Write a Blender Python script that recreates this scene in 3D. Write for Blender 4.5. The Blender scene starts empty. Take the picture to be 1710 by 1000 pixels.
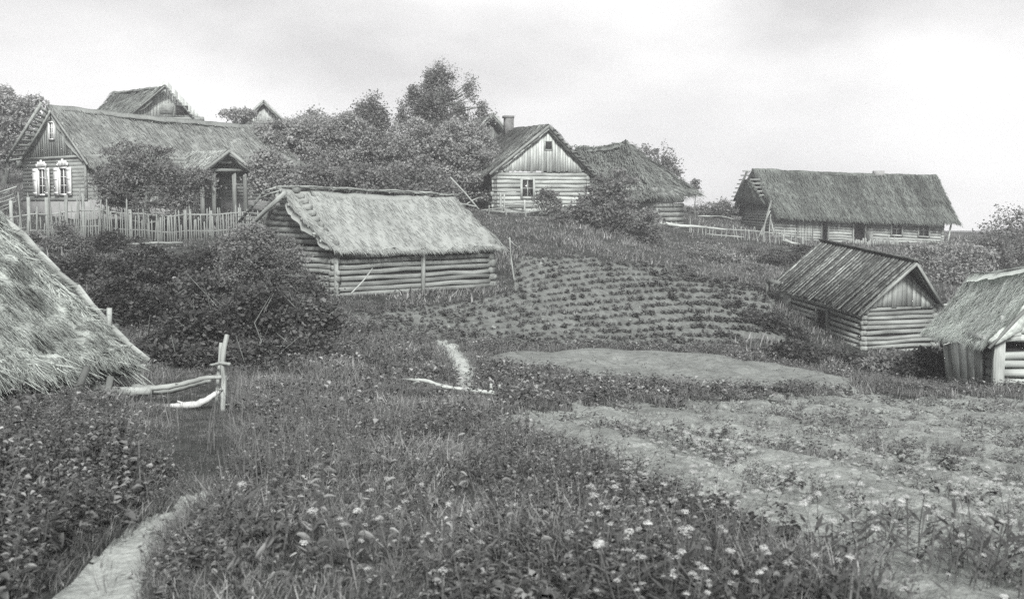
import bpy, math
import numpy as np
from mathutils import Vector
from math import radians as R, sin, cos, tan, pi

# ------------------------------------------------------------------ camera, sky, sun, exposure
sc = bpy.context.scene
F = 1900.0; W0, H0 = 1710.0, 1000.0; PITCH = R(4.81)
CAM = np.array([0.0, 0.0, 6.0])
cam = bpy.data.cameras.new('camera'); co = bpy.data.objects.new('camera', cam)
sc.collection.objects.link(co); sc.camera = co
cam.sensor_width = 36; cam.lens = F / W0 * 36; cam.dof.use_dof = True; cam.dof.focus_distance = 32; cam.dof.aperture_fstop = 4.5; cam.clip_start = 0.1; cam.clip_end = 3000
co.location = CAM; co.rotation_euler = (pi / 2 - PITCH, 0, 0)

SUN_EL, SUN_AZ = R(34), R(171)          # azimuth clockwise from +Y: behind the camera, to the right
w = bpy.data.worlds.new('World'); sc.world = w; w.use_nodes = True
nt = w.node_tree; N = nt.nodes; L = nt.links
bg = N['Background']; bg.inputs[1].default_value = 0.088
sky = N.new('ShaderNodeTexSky'); sky.sky_type = 'NISHITA'; sky.sun_disc = False
sky.sun_elevation = SUN_EL; sky.sun_rotation = SUN_AZ
bw = N.new('ShaderNodeRGBToBW'); L.new(sky.outputs[0], bw.inputs[0])
tc = N.new('ShaderNodeTexCoord')
mp = N.new('ShaderNodeMapping'); mp.inputs['Scale'].default_value = (1.0, 1.0, 2.2); L.new(tc.outputs['Generated'], mp.inputs[0])
n1 = N.new('ShaderNodeTexNoise'); n1.inputs['Scale'].default_value = 3.2; n1.inputs['Detail'].default_value = 8; n1.inputs['Roughness'].default_value = 0.5
L.new(mp.outputs[0], n1.inputs[0])
rp = N.new('ShaderNodeValToRGB'); L.new(n1.outputs[0], rp.inputs[0])
rp.color_ramp.elements[0].position = .36; rp.color_ramp.elements[0].color = (3.7, 3.66, 3.68, 1)
rp.color_ramp.elements[1].position = .62; rp.color_ramp.elements[1].color = (6.4, 6.36, 6.34, 1)
# thinner cloud low over the horizon, thicker and greyer higher up
sp = N.new('ShaderNodeSeparateXYZ'); L.new(tc.outputs['Generated'], sp.inputs[0])
mr = N.new('ShaderNodeMapRange'); L.new(sp.outputs[2], mr.inputs[0])
mr.inputs[1].default_value = 0.0; mr.inputs[2].default_value = 0.2; mr.inputs[3].default_value = 1.3; mr.inputs[4].default_value = 1.02
ml = N.new('ShaderNodeMix'); ml.data_type = 'RGBA'; ml.blend_type = 'MULTIPLY'; ml.inputs[0].default_value = 1
L.new(rp.outputs[0], ml.inputs[6]); L.new(mr.outputs[0], ml.inputs[7])
mx = N.new('ShaderNodeMix'); mx.data_type = 'RGBA'; mx.inputs[0].default_value = .88
L.new(bw.outputs[0], mx.inputs[6]); L.new(ml.outputs[2], mx.inputs[7]); L.new(mx.outputs[2], bg.inputs[0])

sl = bpy.data.lights.new('sun', 'SUN'); so = bpy.data.objects.new('sun', sl); sc.collection.objects.link(so)
sl.energy = 3.5; sl.angle = R(10); sl.color = (1, .99, .97)
sd = Vector((sin(SUN_AZ) * cos(SUN_EL), cos(SUN_AZ) * cos(SUN_EL), sin(SUN_EL)))
so.rotation_euler = sd.to_track_quat('Z', 'Y').to_euler()
sc.view_settings.view_transform = 'Standard'; sc.view_settings.look = 'None'
sc.view_settings.exposure = 1.0; sc.view_settings.gamma = 1
sc.cycles.use_denoising = False; sc.cycles.max_bounces = 6; sc.cycles.transparent_max_bounces = 4; sc.cycles.volume_bounces = 0

# ------------------------------------------------------------------ helpers
col = sc.collection
rg = np.random.default_rng(7)
def P(px, py, Y):
    u = (px - 855) / F; v = (500 - py) / F
    y = cos(PITCH) + v * sin(PITCH); z = -sin(PITCH) + v * cos(PITCH)
    return CAM + np.array([u, y, z]) * (Y / y)
def proj(x, y, z):
    z = z - CAM[2]; d = y * cos(PITCH) - z * sin(PITCH); up = y * sin(PITCH) + z * cos(PITCH)
    d = np.maximum(d, .05)
    return 855 + F * x / d, 500 - F * up / d
def V(*a): return np.array(a, float)
def unit(a): a = np.asarray(a, float); return a / max(1e-9, np.linalg.norm(a))
def snoise(x, y, seed, sc_=1.0, octv=4):
    r = np.random.default_rng(seed); o = 0; a = 1; f = 1.0 / sc_; t = 0
    for k in range(octv):
        for j in range(4):
            th = r.uniform(0, 2 * pi); ph = r.uniform(0, 2 * pi); m = r.uniform(.7, 1.4)
            o = o + a * np.sin((x * cos(th) + y * sin(th)) * f * m * 2 * pi + ph)
        t += 4 * a; a *= .55; f *= 2.03
    return o / t * 2
def inpoly(px, py, poly):
    px = np.asarray(px); py = np.asarray(py); c = np.zeros(px.shape, bool); n = len(poly); j = n - 1
    for i in range(n):
        xi, yi = poly[i]; xj, yj = poly[j]
        k = ((yi > py) != (yj > py)) & (px < (xj - xi) * (py - yi) / (yj - yi + 1e-12) + xi)
        c ^= k; j = i
    return c

# ------------------------------------------------------------------ terrain
ANCH = [(855,1000,4.6),(60,1000,4.6),(1700,1000,4.6),(-300,1000,4.6),(2000,1000,4.6),
 (200,880,6.0),(1000,880,6.2),(1600,880,6.3),(100,770,8.2),(360,815,7.1),(600,790,8),(1000,790,8.3),
 (300,690,12),(-50,700,11),(600,720,11.5),(900,725,12),(1300,760,10.2),(1650,800,9.4),
 (600,640,18),(450,625,20),(300,625,20),(790,658,18),(1000,692,15),(1400,700,17),(1690,665,23),
 (1650,648,26),(770,605,23),(740,572,27),(900,645,21),(1200,655,22),(1400,650,24.5),
 (820,597,25.5),(1000,589,27.5),(1200,598,29),(1350,624,29),(1450,630,31),(1580,630,33),
 (850,582,28.5),(1050,584,31),(1180,586,32.5),(1300,592,35),(1440,585,38),(1560,590,38),
 (700,525,33),(850,492,36),(1000,505,36.8),(1150,508,38.5),(1280,515,40.5),(870,432,42.5),(1000,437,43.5),(1150,462,44),(1290,492,43.5),
 (850,388,51),(1000,402,52),(1200,402,68),(1330,408,72),(1200,440,60),(1400,440,64),(1560,450,60),(1700,440,62),
 (820,353,62),(980,364,62),(1290,397,80),(1590,407,80),(1720,400,85),(440,470,37),(590,495,35),(820,489,38.5),
 (20,402,46),(250,408,46),(400,402,46),(40,362,52),(160,367,50),(450,352,56),(300,450,38),(150,500,30),(300,545,27),(500,555,26),(560,530,31),
 (-200,560,24),(-200,400,46),(600,322,75),(900,335,80),(1150,352,85),(1640,393,110),(1640,391,200),(1640,390,400),(1100,375,400),(1100,372,200),
 (100,300,80),(250,275,90),(500,280,100),(500,295,400),(0,295,400),(-300,330,60),(2000,410,85),(2000,396,300),(2100,650,25)]
def _anch():
    a = []
    for px, py, Y in ANCH:
        p = P(px, py, Y) - CAM; a.append((p[0] / p[1], math.log(p[1]), p[2] / p[1]))
    return np.array(a)
_A = _anch(); _X = np.stack([_A[:, 0] * 2.2, _A[:, 1]], 1)
def _k(r2): return .5 * r2 * np.log(r2 + 1e-9)
_n = len(_X); _D = ((_X[:, None] - _X[None]) ** 2).sum(-1)
_M = np.zeros((_n + 3, _n + 3)); _M[:_n, :_n] = _k(_D) + np.eye(_n) * .004
_Pm = np.c_[np.ones(_n), _X]; _M[:_n, _n:] = _Pm; _M[_n:, :_n] = _Pm.T
_W = np.linalg.solve(_M, np.r_[_A[:, 2], 0, 0, 0])
def ground_z(x, y, detail=True):
    x = np.asarray(x, float); y = np.asarray(y, float); shp = np.broadcast(x, y).shape
    x = np.broadcast_to(x, shp).ravel(); y = np.broadcast_to(y, shp).ravel(); out = np.empty(x.size)
    for i in range(0, x.size, 40000):
        xs, ys = x[i:i + 40000], y[i:i + 40000]; yc = np.clip(ys, 4.6, 420)
        a = np.clip(xs / yc, -.75, .75) * 2.2; b = np.log(yc)
        q = np.stack([a, b], 1); d = ((q[:, None] - _X[None]) ** 2).sum(-1)
        T = _k(d) @ _W[:_n] + _W[_n] + q @ _W[_n + 1:]
        out[i:i + 40000] = T * yc
    z = CAM[2] + out
    if detail:
        fw = 1 - .85 * np.clip(1 - np.maximum(np.abs(x - 4.5) / 11, np.abs(y - 37) / 11) ** 4, 0, 1)
        z = z + .05 * fw * snoise(x, y, 3, 2.3, 3) * np.clip(np.abs(y) / 12, .5, 1.6)
    return z.reshape(shp)
def gz(x, y): return float(ground_z(np.array([x]), np.array([y]))[0])
def onground(px, py, y0=4.0, y1=250.0):
    ys = np.exp(np.linspace(math.log(y0), math.log(y1), 700)); p = P(px, py, 1.0) - CAM
    xs = p[0] * ys; zs = CAM[2] + p[2] * ys; k = np.nonzero(zs <= ground_z(xs, ys))[0]
    i = k[0] if len(k) else len(ys) - 1
    return V(xs[i], ys[i], gz(xs[i], ys[i]))
def atground(px, Y):
    x = (px - 855) / F * Y * 1.0; return V(x, Y, gz(x, Y))

PATH1 = [(-260,1300),(40,1010),(95,978),(140,938),(190,893),(215,868),(285,846),(292,824),(365,814),(352,836),(300,860),(268,890),(243,930),(236,960),(228,1010),(120,1300)]
PATH2 = [(722,568),(738,568),(764,578),(785,600),(792,636),(806,655),(838,678),(824,678),(772,652),(754,625),(752,600)]
BED = [(800,603),(850,591),(1000,587),(1150,592),(1250,606),(1430,636),(1410,652),(1200,652),(1060,642),(940,630),(850,616)]
POTATO = [(540,528),(640,520),(700,512),(860,492),(862,428),(960,431),(1150,455),(1300,495),(1300,560),(1200,582),(1050,580),(800,577),(720,573),(620,545)]
SOIL = [(800,715),(850,690),(1000,676),(1200,664),(1400,656),(1900,664),(1990,1300),(1470,1010),(1340,905),(1200,850),(1060,800),(900,745)]
def regions(x, y, z):
    px, py = proj(x, y, z)
    jx = 7 * snoise(px, py, 11, 90, 4); jy = 4 * snoise(px, py, 12, 70, 4)
    r = np.zeros(x.shape, int)
    r[inpoly(px + jx * 2, py + jy * 2, POTATO) & (y > 26) & (y < 47)] = 4
    r[inpoly(px + jx, py + jy, BED) & (y > 21) & (y < 32)] = 3
    r[inpoly(px + jx * 5 + 14 * snoise(x, y, 13, .9, 4), py + jy * 3 + 10 * snoise(x, y, 14, .8, 4), SOIL) & (y > 1.5) & (y < 27)] = 5
    r[inpoly(px + jx * .6, py + jy * .6, PATH1) & (y > 2) & (y < 9.5)] = 1
    r[inpoly(px + jx * .5, py + jy * .5, PATH2) & (y > 15) & (y < 32)] = 2
    return r

# ------------------------------------------------------------------ materials
TINT = (0.982, 1.0, 0.986)
def gcol(v): return (v * TINT[0], v * TINT[1], v * TINT[2], 1)
def newmat(name):
    m = bpy.data.materials.new(name); m.use_nodes = True; return m, m.node_tree.nodes, m.node_tree.links, m.node_tree.nodes['Principled BSDF']
def attrA(N, L):
    a = N.new('ShaderNodeAttribute'); a.attribute_name = 'A'; s = N.new('ShaderNodeSeparateXYZ'); L.new(a.outputs['Vector'], s.inputs[0]); return s
def comb(N, L, s, kx, ky, kz):
    c = N.new('ShaderNodeCombineXYZ')
    for i, k in enumerate((kx, ky, kz)):
        m = N.new('ShaderNodeMath'); m.operation = 'MULTIPLY'; m.inputs[1].default_value = k; L.new(s.outputs[i], m.inputs[0]); L.new(m.outputs[0], c.inputs[i])
    return c
def noise(N, L, vec, scale, detail=4, rough=.6):
    n = N.new('ShaderNodeTexNoise'); n.inputs['Scale'].default_value = scale; n.inputs['Detail'].default_value = detail; n.inputs['Roughness'].default_value = rough
    if vec is not None: L.new(vec, n.inputs['Vector'])
    return n
def ramp(N, L, fac, stops):
    r = N.new('ShaderNodeValToRGB'); L.new(fac, r.inputs[0]); e = r.color_ramp.elements
    while len(e) < len(stops): e.new(.5)
    for i, (p, v) in enumerate(stops): e[i].position = p; e[i].color = gcol(v)
    return r
def mixc(N, L, a, b, mode='MULTIPLY', fac=1.0):
    m = N.new('ShaderNodeMix'); m.data_type = 'RGBA'; m.blend_type = mode; m.inputs[0].default_value = fac
    L.new(a, m.inputs[6]); L.new(b, m.inputs[7]); return m.outputs[2]
def bump(N, L, b, h, strength, dist):
    bp = N.new('ShaderNodeBump'); bp.inputs['Strength'].default_value = strength; bp.inputs['Distance'].default_value = dist
    L.new(h, bp.inputs['Height']); L.new(bp.outputs[0], b.inputs['Normal'])
def wood(name, v, grain=26, contrast=.55, rough=.85):
    m, N, L, b = newmat(name); s = attrA(N, L)
    g = noise(N, L, comb(N, L, s, 1.2, grain, 37).outputs[0], 1, 5, .65)
    r1 = ramp(N, L, g.outputs[0], [(.28, v * (1 - contrast)), (.5, v), (.75, v * (1 + contrast * .35))])
    st = noise(N, L, comb(N, L, s, .9, 2.5, 11).outputs[0], 1, 3)
    r2 = ramp(N, L, st.outputs[0], [(.3, .62), (.6, 1.08)])
    rv = ramp(N, L, s.outputs[2], [(0, .72), (1, 1.18)])
    c = mixc(N, L, mixc(N, L, r1.outputs[0], r2.outputs[0]), rv.outputs[0]); L.new(c, b.inputs['Base Color'])
    b.inputs['Roughness'].default_value = rough; b.inputs['Specular IOR Level'].default_value = .2
    bump(N, L, b, g.outputs[0], .6, .02); return m
def thatch_mat(name, v, patch=.5, contrast=.5, moss=0.0, band=0.0):
    m, N, L, b = newmat(name); s = attrA(N, L)
    g = noise(N, L, comb(N, L, s, 22, 1.6, 9).outputs[0], 1, 5, .7)
    r1 = ramp(N, L, g.outputs[0], [(.3, v * (1 - contrast)), (.5, v), (.72, v * (1 + contrast * .4))])
    p = noise(N, L, comb(N, L, s, .7, .55, 0).outputs[0], 1, 4, .6)
    r2 = ramp(N, L, p.outputs[0], [(.3, 1 - patch), (.62, 1.1)])
    rv = ramp(N, L, s.outputs[2], [(0, .74), (1, 1.16)])
    c = mixc(N, L, mixc(N, L, r1.outputs[0], r2.outputs[0]), rv.outputs[0])
    if moss:
        q = noise(N, L, comb(N, L, s, 1.7, 2.6, 0).outputs[0], 1, 6, .7)
        r3 = ramp(N, L, q.outputs[0], [(.5, 1), (.62, 1 - moss)]); c = mixc(N, L, c, r3.outputs[0])
    if band:
        q = noise(N, L, comb(N, L, s, 1.1, .05, 0).outputs[0], 1.3, 2, .5)
        r3 = ramp(N, L, q.outputs[0], [(.38, 1 - band), (.6, 1.12)]); c = mixc(N, L, c, r3.outputs[0])
    L.new(c, b.inputs['Base Color']); b.inputs['Roughness'].default_value = .9; b.inputs['Specular IOR Level'].default_value = .15
    bump(N, L, b, g.outputs[0], .8, .03); return m
def leafmat(name, v, spread=.5, trans=.25, hi=None):
    m, N, L, b = newmat(name); s = attrA(N, L)
    rv = ramp(N, L, s.outputs[2], [(0, v * (1 - spread)), (.7, v * (1 + spread * .3)), (1, v * (hi or 1 + spread))]); L.new(rv.outputs[0], b.inputs['Base Color'])  # pale leaves at the top end; hi also puts highlights into their colour
    b.inputs['Roughness'].default_value = .5; b.inputs['Specular IOR Level'].default_value = .25
    t = N.new('ShaderNodeBsdfTranslucent'); L.new(rv.outputs[0], t.inputs[0]); mi = N.new('ShaderNodeMixShader'); mi.inputs[0].default_value = trans
    L.new(b.outputs[0], mi.inputs[1]); L.new(t.outputs[0], mi.inputs[2]); L.new(mi.outputs[0], N['Material Output'].inputs[0]); return m
def earth(name, v, sc1=.7, sc2=9, contrast=.35, bmp=.04, grit=60):
    m, N, L, b = newmat(name); t = N.new('ShaderNodeTexCoord')
    a = noise(N, L, t.outputs['Object'], sc1, 5, .6); c_ = noise(N, L, t.outputs['Object'], sc2, 6, .7); d = noise(N, L, t.outputs['Object'], grit, 3, .7)
    r1 = ramp(N, L, a.outputs[0], [(.3, v * (1 - contrast)), (.65, v * (1 + contrast * .5))])
    r2 = ramp(N, L, c_.outputs[0], [(.3, .62), (.6, 1.12)]); r3 = ramp(N, L, d.outputs[0], [(.3, .75), (.65, 1.12)])
    L.new(mixc(N, L, mixc(N, L, r1.outputs[0], r2.outputs[0]), r3.outputs[0]), b.inputs['Base Color'])
    b.inputs['Roughness'].default_value = .95; b.inputs['Specular IOR Level'].default_value = .1
    ad = N.new('ShaderNodeMath'); ad.inputs[1].default_value = .3; ad.operation = 'MULTIPLY'; L.new(d.outputs[0], ad.inputs[0])
    a2 = N.new('ShaderNodeMath'); a2.operation = 'ADD'; L.new(ad.outputs[0], a2.inputs[0]); L.new(c_.outputs[0], a2.inputs[1])
    bump(N, L, b, a2.outputs[0], 1, bmp); return m
def plain(name, v, rough=.8, var=.3, scale=6):
    m, N, L, b = newmat(name); t = N.new('ShaderNodeTexCoord'); n = noise(N, L, t.outputs['Object'], scale, 5, .6)
    L.new(ramp(N, L, n.outputs[0], [(.3, v * (1 - var)), (.7, v * (1 + var * .4))]).outputs[0], b.inputs['Base Color'])
    b.inputs['Roughness'].default_value = rough; bump(N, L, b, n.outputs[0], .3, .01); return m
def birch(name):
    m, N, L, b = newmat(name); s = attrA(N, L)
    g = noise(N, L, comb(N, L, s, 14, 2.5, 37).outputs[0], 1, 4, .6)
    L.new(ramp(N, L, g.outputs[0], [(.38, .08), (.45, .4), (.7, .52)]).outputs[0], b.inputs['Base Color']); b.inputs['Roughness'].default_value = .7; return m

def mossboards(name, v):
    m, N, L, b = newmat(name); s = attrA(N, L)
    g = noise(N, L, comb(N, L, s, 2.2, 30, 37).outputs[0], 1, 6, .75)
    r1 = ramp(N, L, g.outputs[0], [(.36, v * .25), (.5, v), (.64, v * 1.9)])
    q = noise(N, L, comb(N, L, s, 6, 9, 61).outputs[0], 1, 4, .7); r2 = ramp(N, L, q.outputs[0], [(.4, .45), (.6, 1.25)])
    rv = ramp(N, L, s.outputs[2], [(0, .45), (.7, 1.0), (1, 1.7)])
    L.new(mixc(N, L, mixc(N, L, r1.outputs[0], r2.outputs[0]), rv.outputs[0]), b.inputs['Base Color']); b.inputs['Roughness'].default_value = .9; b.inputs['Specular IOR Level'].default_value = .15
    bump(N, L, b, q.outputs[0], 1, .04); return m
M = dict(
 ground=earth('ground_turf', .055, .5, 5, .4, .05, 30), path=earth('trodden_earth', .4, 1.2, 16, .25, .012, 70), soil=earth('dug_soil', .265, .8, 6, .35, .05, 35),
 bed=earth('bare_bed', .21, .6, 5, .25, .05, 22), field=earth('ridged_soil', .15, .5, 3, .15, .03, 14),
 grass=leafmat('grass_blades', .15, .65, .2, 2.8), weed=leafmat('weed_leaves', .095, .8, .12, 4.2), soft_weed=leafmat('soft_weed_leaves', .11, .5, .15, 1.8), pale_weed=leafmat('pale_weed_leaves', .2, .6, .25, 1.8), tall=leafmat('tall_grass', .17, .5, .35), potato=leafmat('potato_leaves', .11, .4, .15),
 white=leafmat('white_petals', .5, .4, .3), leaf_far=leafmat('tree_leaves', .29, .2, .35), leaf_dark=leafmat('dark_leaves', .048, .6, .15, 2.2), leaf_mid=leafmat('bush_leaves', .18, .3, .35),
 leaf_half=leafmat('thicket_leaves', .085, .5, .2, 2.0), leaf_pale=leafmat('pale_leaves', .24, .45, .35), bark=wood('bark', .16, 9, .5), bark_pale=wood('pale_bark', .30, 9, .5), birch=birch('birch_bark'), drywood=wood('dry_pole', .28, 10, .8), greywood=wood('grey_pole', .26, 14, .45),
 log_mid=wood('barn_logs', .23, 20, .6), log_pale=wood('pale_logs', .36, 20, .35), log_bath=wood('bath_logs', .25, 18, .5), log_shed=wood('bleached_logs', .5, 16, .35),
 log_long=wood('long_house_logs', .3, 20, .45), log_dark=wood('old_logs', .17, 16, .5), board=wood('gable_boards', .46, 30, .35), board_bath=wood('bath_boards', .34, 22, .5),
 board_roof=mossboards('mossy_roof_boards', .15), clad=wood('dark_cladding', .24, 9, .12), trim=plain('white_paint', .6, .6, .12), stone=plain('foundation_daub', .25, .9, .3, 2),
 brickc=plain('chimney_brick', .16, .9, .4, 5), th_barn=thatch_mat('pale_thatch', .29, .12, .2), th_near=thatch_mat('shaggy_thatch', .42, .6, .5, .6), th_left=thatch_mat('old_thatch', .24, .3, .4),
 th_house=thatch_mat('dark_thatch', .13, .35, .5), th_verge=thatch_mat('verge_thatch', .4, .3, .45), th_back=thatch_mat('mossy_thatch', .22, .45, .5, .5), th_long=thatch_mat('streaked_thatch', .15, .3, .5, .3, .42), th_shed=thatch_mat('shed_thatch', .72, .3, .45, .3),
 dark=plain('inside_shade', .02, .9), door=wood('door_boards', .5, 24, .5), post=wood('corner_post', .36, 20, .4), bleach=wood('bleached_wood', .37, 12, .7))  # near-black entry is shade painted in for openings and log gaps
gm, gN, gL, gb = newmat('window_glass'); gb.inputs['Base Color'].default_value = gcol(.03); gb.inputs['Roughness'].default_value = .12; M['glass'] = gm

# ------------------------------------------------------------------ mesh builder
WL = {}
class MB:
    def __init__(s): s.v = []; s.a = []; s.q = []; s.t = []; s.n = 0; s.smooth = False
    def add(s, v, q=None, t=None, a=None):
        v = np.asarray(v, float).reshape(-1, 3); k = s.n
        s.v.append(v); s.a.append(np.zeros((len(v), 3)) if a is None else np.broadcast_to(np.asarray(a, float), (len(v), 3)))
        if q is not None: s.q.append(np.asarray(q, int).reshape(-1, 4) + k)
        if t is not None: s.t.append(np.asarray(t, int).reshape(-1, 3) + k)
        s.n += len(v)
    def hexa(s, c, var=None):            # c: 8 corners, 0-3 bottom loop, 4-7 top loop
        c = np.asarray(c, float); var = rg.random() if var is None else var
        e = [np.linalg.norm(c[1] - c[0]), np.linalg.norm(c[3] - c[0]), np.linalg.norm(c[4] - c[0])]; ax = int(np.argmax(e))
        idx = np.array([[0,0,0],[1,0,0],[1,1,0],[0,1,0],[0,0,1],[1,0,1],[1,1,1],[0,1,1]], float) * e
        o = [i for i in range(3) if i != ax]; off = rg.random() * 40
        a = np.stack([idx[:, ax] + off, idx[:, o[0]] + idx[:, o[1]], np.full(8, var)], 1)
        s.add(c, q=[[0,3,2,1],[4,5,6,7],[0,1,5,4],[1,2,6,5],[2,3,7,6],[3,0,4,7]], a=a)
    def box(s, o, X, Y, Z, var=None):
        o, X, Y, Z = map(lambda q: np.asarray(q, float), (o, X, Y, Z)); s.hexa([o, o+X, o+X+Y, o+Y, o+Z, o+X+Z, o+X+Y+Z, o+Y+Z], var)
    def bar(s, p0, p1, w, h, up=(0,0,1), var=None):
        p0 = np.asarray(p0, float); p1 = np.asarray(p1, float); d = p1 - p0; x = unit(np.cross(d, up)); z = unit(np.cross(x, d))
        s.box(p0 - x * w / 2 - z * h / 2, x * w, d, z * h, var)
    def tube(s, pts, rad, n=7, var=None, cap=True):
        pts = np.asarray(pts, float); m = len(pts); rad = np.broadcast_to(np.asarray(rad, float), (m,)); var = rg.random() if var is None else var
        d = np.gradient(pts, axis=0); d /= np.linalg.norm(d, axis=1)[:, None] + 1e-9
        ref = np.array([0, 0, 1.0]) if abs(d[0][2]) < .8 else np.array([1.0, 0, 0])
        x = np.cross(d, ref); x /= np.linalg.norm(x, axis=1)[:, None] + 1e-9; y = np.cross(d, x)
        th = np.arange(n) / n * 2 * pi
        ring = pts[:, None] + rad[:, None, None] * (np.cos(th)[None, :, None] * x[:, None] + np.sin(th)[None, :, None] * y[:, None])
        ln = np.r_[0, np.cumsum(np.linalg.norm(np.diff(pts, axis=0), axis=1))] + rg.random() * 40
        a = np.stack([np.repeat(ln, n), np.tile(np.abs(th - pi) * rad.mean(), m), np.full(m * n, var)], 1)
        i = np.arange(m - 1)[:, None] * n; j = np.arange(n)[None]; k = (j + 1) % n
        q = np.stack([i + j, i + k, i + n + k, i + n + j], -1).reshape(-1, 4)
        v = ring.reshape(-1, 3); t = None
        if cap:
            v = np.r_[v, pts[:1], pts[-1:]]; a = np.r_[a, a[:1], a[-1:]]; jj = np.arange(n); kk = (jj + 1) % n; b = m * n
            t = np.r_[np.stack([kk, jj, np.full(n, b)], 1), np.stack([jj + (m-1)*n, kk + (m-1)*n, np.full(n, b + 1)], 1)]
        s.add(v, q=q, t=t, a=a)
    def inst(s, tv, tq, ta, pos, rz, scl, var, tilt=None):
        """replicate a quad template: tv (n,3) tq (m,4) ta (n,3); pos (k,3) rz (k) scl (k) or (k,3)"""
        k = len(pos)
        if k == 0: return
        scl = np.asarray(scl, float); scl = scl[:, None] * np.ones(3) if scl.ndim == 1 else scl
        p = tv[None] * scl[:, None]; c, s_ = np.cos(rz)[:, None], np.sin(rz)[:, None]
        x = p[..., 0] * c - p[..., 1] * s_; y = p[..., 0] * s_ + p[..., 1] * c; z = p[..., 2]
        if tilt is not None: x = x + z * tilt[:, :1]; y = y + z * tilt[:, 1:2]
        v = np.stack([x, y, z], -1) + pos[:, None]
        q = tq[None] + (np.arange(k) * len(tv))[:, None, None]
        a = np.broadcast_to(ta[None], (k,) + ta.shape).copy(); a[..., 2] = np.clip(ta[None, :, 2] * .72 + np.asarray(var)[:, None] * .34 - .03 if ta[:, 2].any() else np.asarray(var)[:, None] * np.ones(len(tv)), 0, 1)
        s.add(v.reshape(-1, 3), q=q.reshape(-1, 4), a=a.reshape(-1, 3))
    def build(s, name, mat, parent=None, label=None, cat=None, group=None, kind=None, smooth=None):
        me = bpy.data.meshes.new(name); v = np.concatenate(s.v); a = np.concatenate(s.a)
        loc = WL.get(parent.name, V(0, 0, 0)) if parent else None
        if parent is None: loc = V(*((v.min(0) + v.max(0)) / 2)); loc[2] = v[:, 2].min()
        if kind == 'structure' or kind == 'stuff': loc = V(0, 0, 0) if parent is None else loc
        v = v - loc
        q = np.concatenate(s.q) if s.q else np.zeros((0, 4), int); t = np.concatenate(s.t) if s.t else np.zeros((0, 3), int)
        me.vertices.add(len(v)); me.vertices.foreach_set('co', v.ravel())
        lv = np.r_[q.ravel(), t.ravel()]; me.loops.add(len(lv)); me.loops.foreach_set('vertex_index', lv)
        st = np.r_[np.arange(len(q)) * 4, len(q) * 4 + np.arange(len(t)) * 3]; me.polygons.add(len(st)); me.polygons.foreach_set('loop_start', st)
        at = me.attributes.new('A', 'FLOAT_VECTOR', 'POINT'); at.data.foreach_set('vector', a.ravel())
        if s.smooth if smooth is None else smooth: me.polygons.foreach_set('use_smooth', np.ones(len(st), bool))
        me.update(calc_edges=True); me.materials.append(M[mat] if isinstance(mat, str) else mat)
        o = bpy.data.objects.new(name, me); col.objects.link(o)
        if parent is not None: o.parent = parent; WL[o.name] = WL.get(parent.name, V(0, 0, 0))
        else: o.location = loc; WL[o.name] = loc
        tag(o, label, cat, group, kind); return o
def tag(o, label=None, cat=None, group=None, kind=None):
    if label: o['label'] = label
    if cat: o['category'] = cat
    if group: o['group'] = group
    if kind: o['kind'] = kind
def thing(name, label, cat, loc, group=None):
    o = bpy.data.objects.new(name, None); o.empty_display_size = .3; col.objects.link(o); o.location = loc; WL[o.name] = np.asarray(loc, float)
    tag(o, label, cat, group); return o

# ------------------------------------------------------------------ ground sheets: one grid, its cells shared out between turf, paths and soil
def row_wave(x, y):
    # rows of the potato field run away to the right, slightly curved
    c = (y - 1.2 * x + .035 * x * x) / .92
    return c
def furrow(x, y): return (x + .16 * y + .18 * np.sin(y * .5)) / 1.15
def build_ground():
    us = np.sinh(np.linspace(-1.55, 1.55, 801)) / np.sinh(1.55) * .95
    ys = [-8.0, -5, -2.5, -.5, 1.0, 2.0]
    y = 2.0
    while y < 450: y += max(.022 if y < 9 else .035, y * .0062 if y < 60 else y * .012); ys.append(y)
    ys = np.array(ys); U, Yg = np.meshgrid(us, ys); X = U * (np.maximum(Yg, 0) + 9)
    Z = ground_z(X, Yg); reg = regions(X.ravel(), Yg.ravel(), Z.ravel()).reshape(X.shape)
    Z = Z + np.where(reg == 4, .05 * np.sin(row_wave(X, Yg) * 2 * pi), 0) + np.where(reg == 5, .035 * np.sin(2 * pi * furrow(X, Yg)) + .03 * snoise(X, Yg, 5, 1.2, 3) + .02 * snoise(X, Yg, 6, .3, 3), 0)
    def blur(m, n):
        m = m.astype(float)
        for _ in range(n): m = (m + np.roll(m, 1, 0) + np.roll(m, -1, 0) + np.roll(m, 1, 1) + np.roll(m, -1, 1)) / 5
        return m
    Z = Z + .12 * blur(reg == 3, 12) - .05 * blur((reg == 1) | (reg == 2), 14)
    nr, nc = X.shape; idx = np.arange(nr * nc).reshape(nr, nc)
    q = np.stack([idx[:-1, :-1], idx[:-1, 1:], idx[1:, 1:], idx[1:, :-1]], -1).reshape(-1, 4); rf = reg[:-1, :-1].ravel()
    v = np.stack([X, Yg, Z], -1).reshape(-1, 3)
    for k, (nm, mt, lb) in enumerate([('ground', 'ground', 'weedy sloping turf of the village hillside'), ('footpath', 'path', 'pale trodden footpath curving through the near weeds'),
        ('hollow_footpath', 'path', 'short pale footpath down in the hollow past the fallen pole'), ('garden_bed', 'bed', 'low bare earth bed below the potato rows'),
        ('potato_field', 'field', 'ridged soil of the potato field below the houses'), ('garden_soil', 'soil', 'light dug soil of the near garden at the right')]):
        qq = q[rf == k]; 
        if not len(qq): continue
        u, inv = np.unique(qq, return_inverse=True); mb = MB(); mb.add(v[u], q=inv.reshape(-1, 4)); mb.smooth = True
        mb.build(nm, mt, label=lb, cat='ground' if k not in (1, 2) else 'path', kind='structure')
build_ground()

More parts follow.
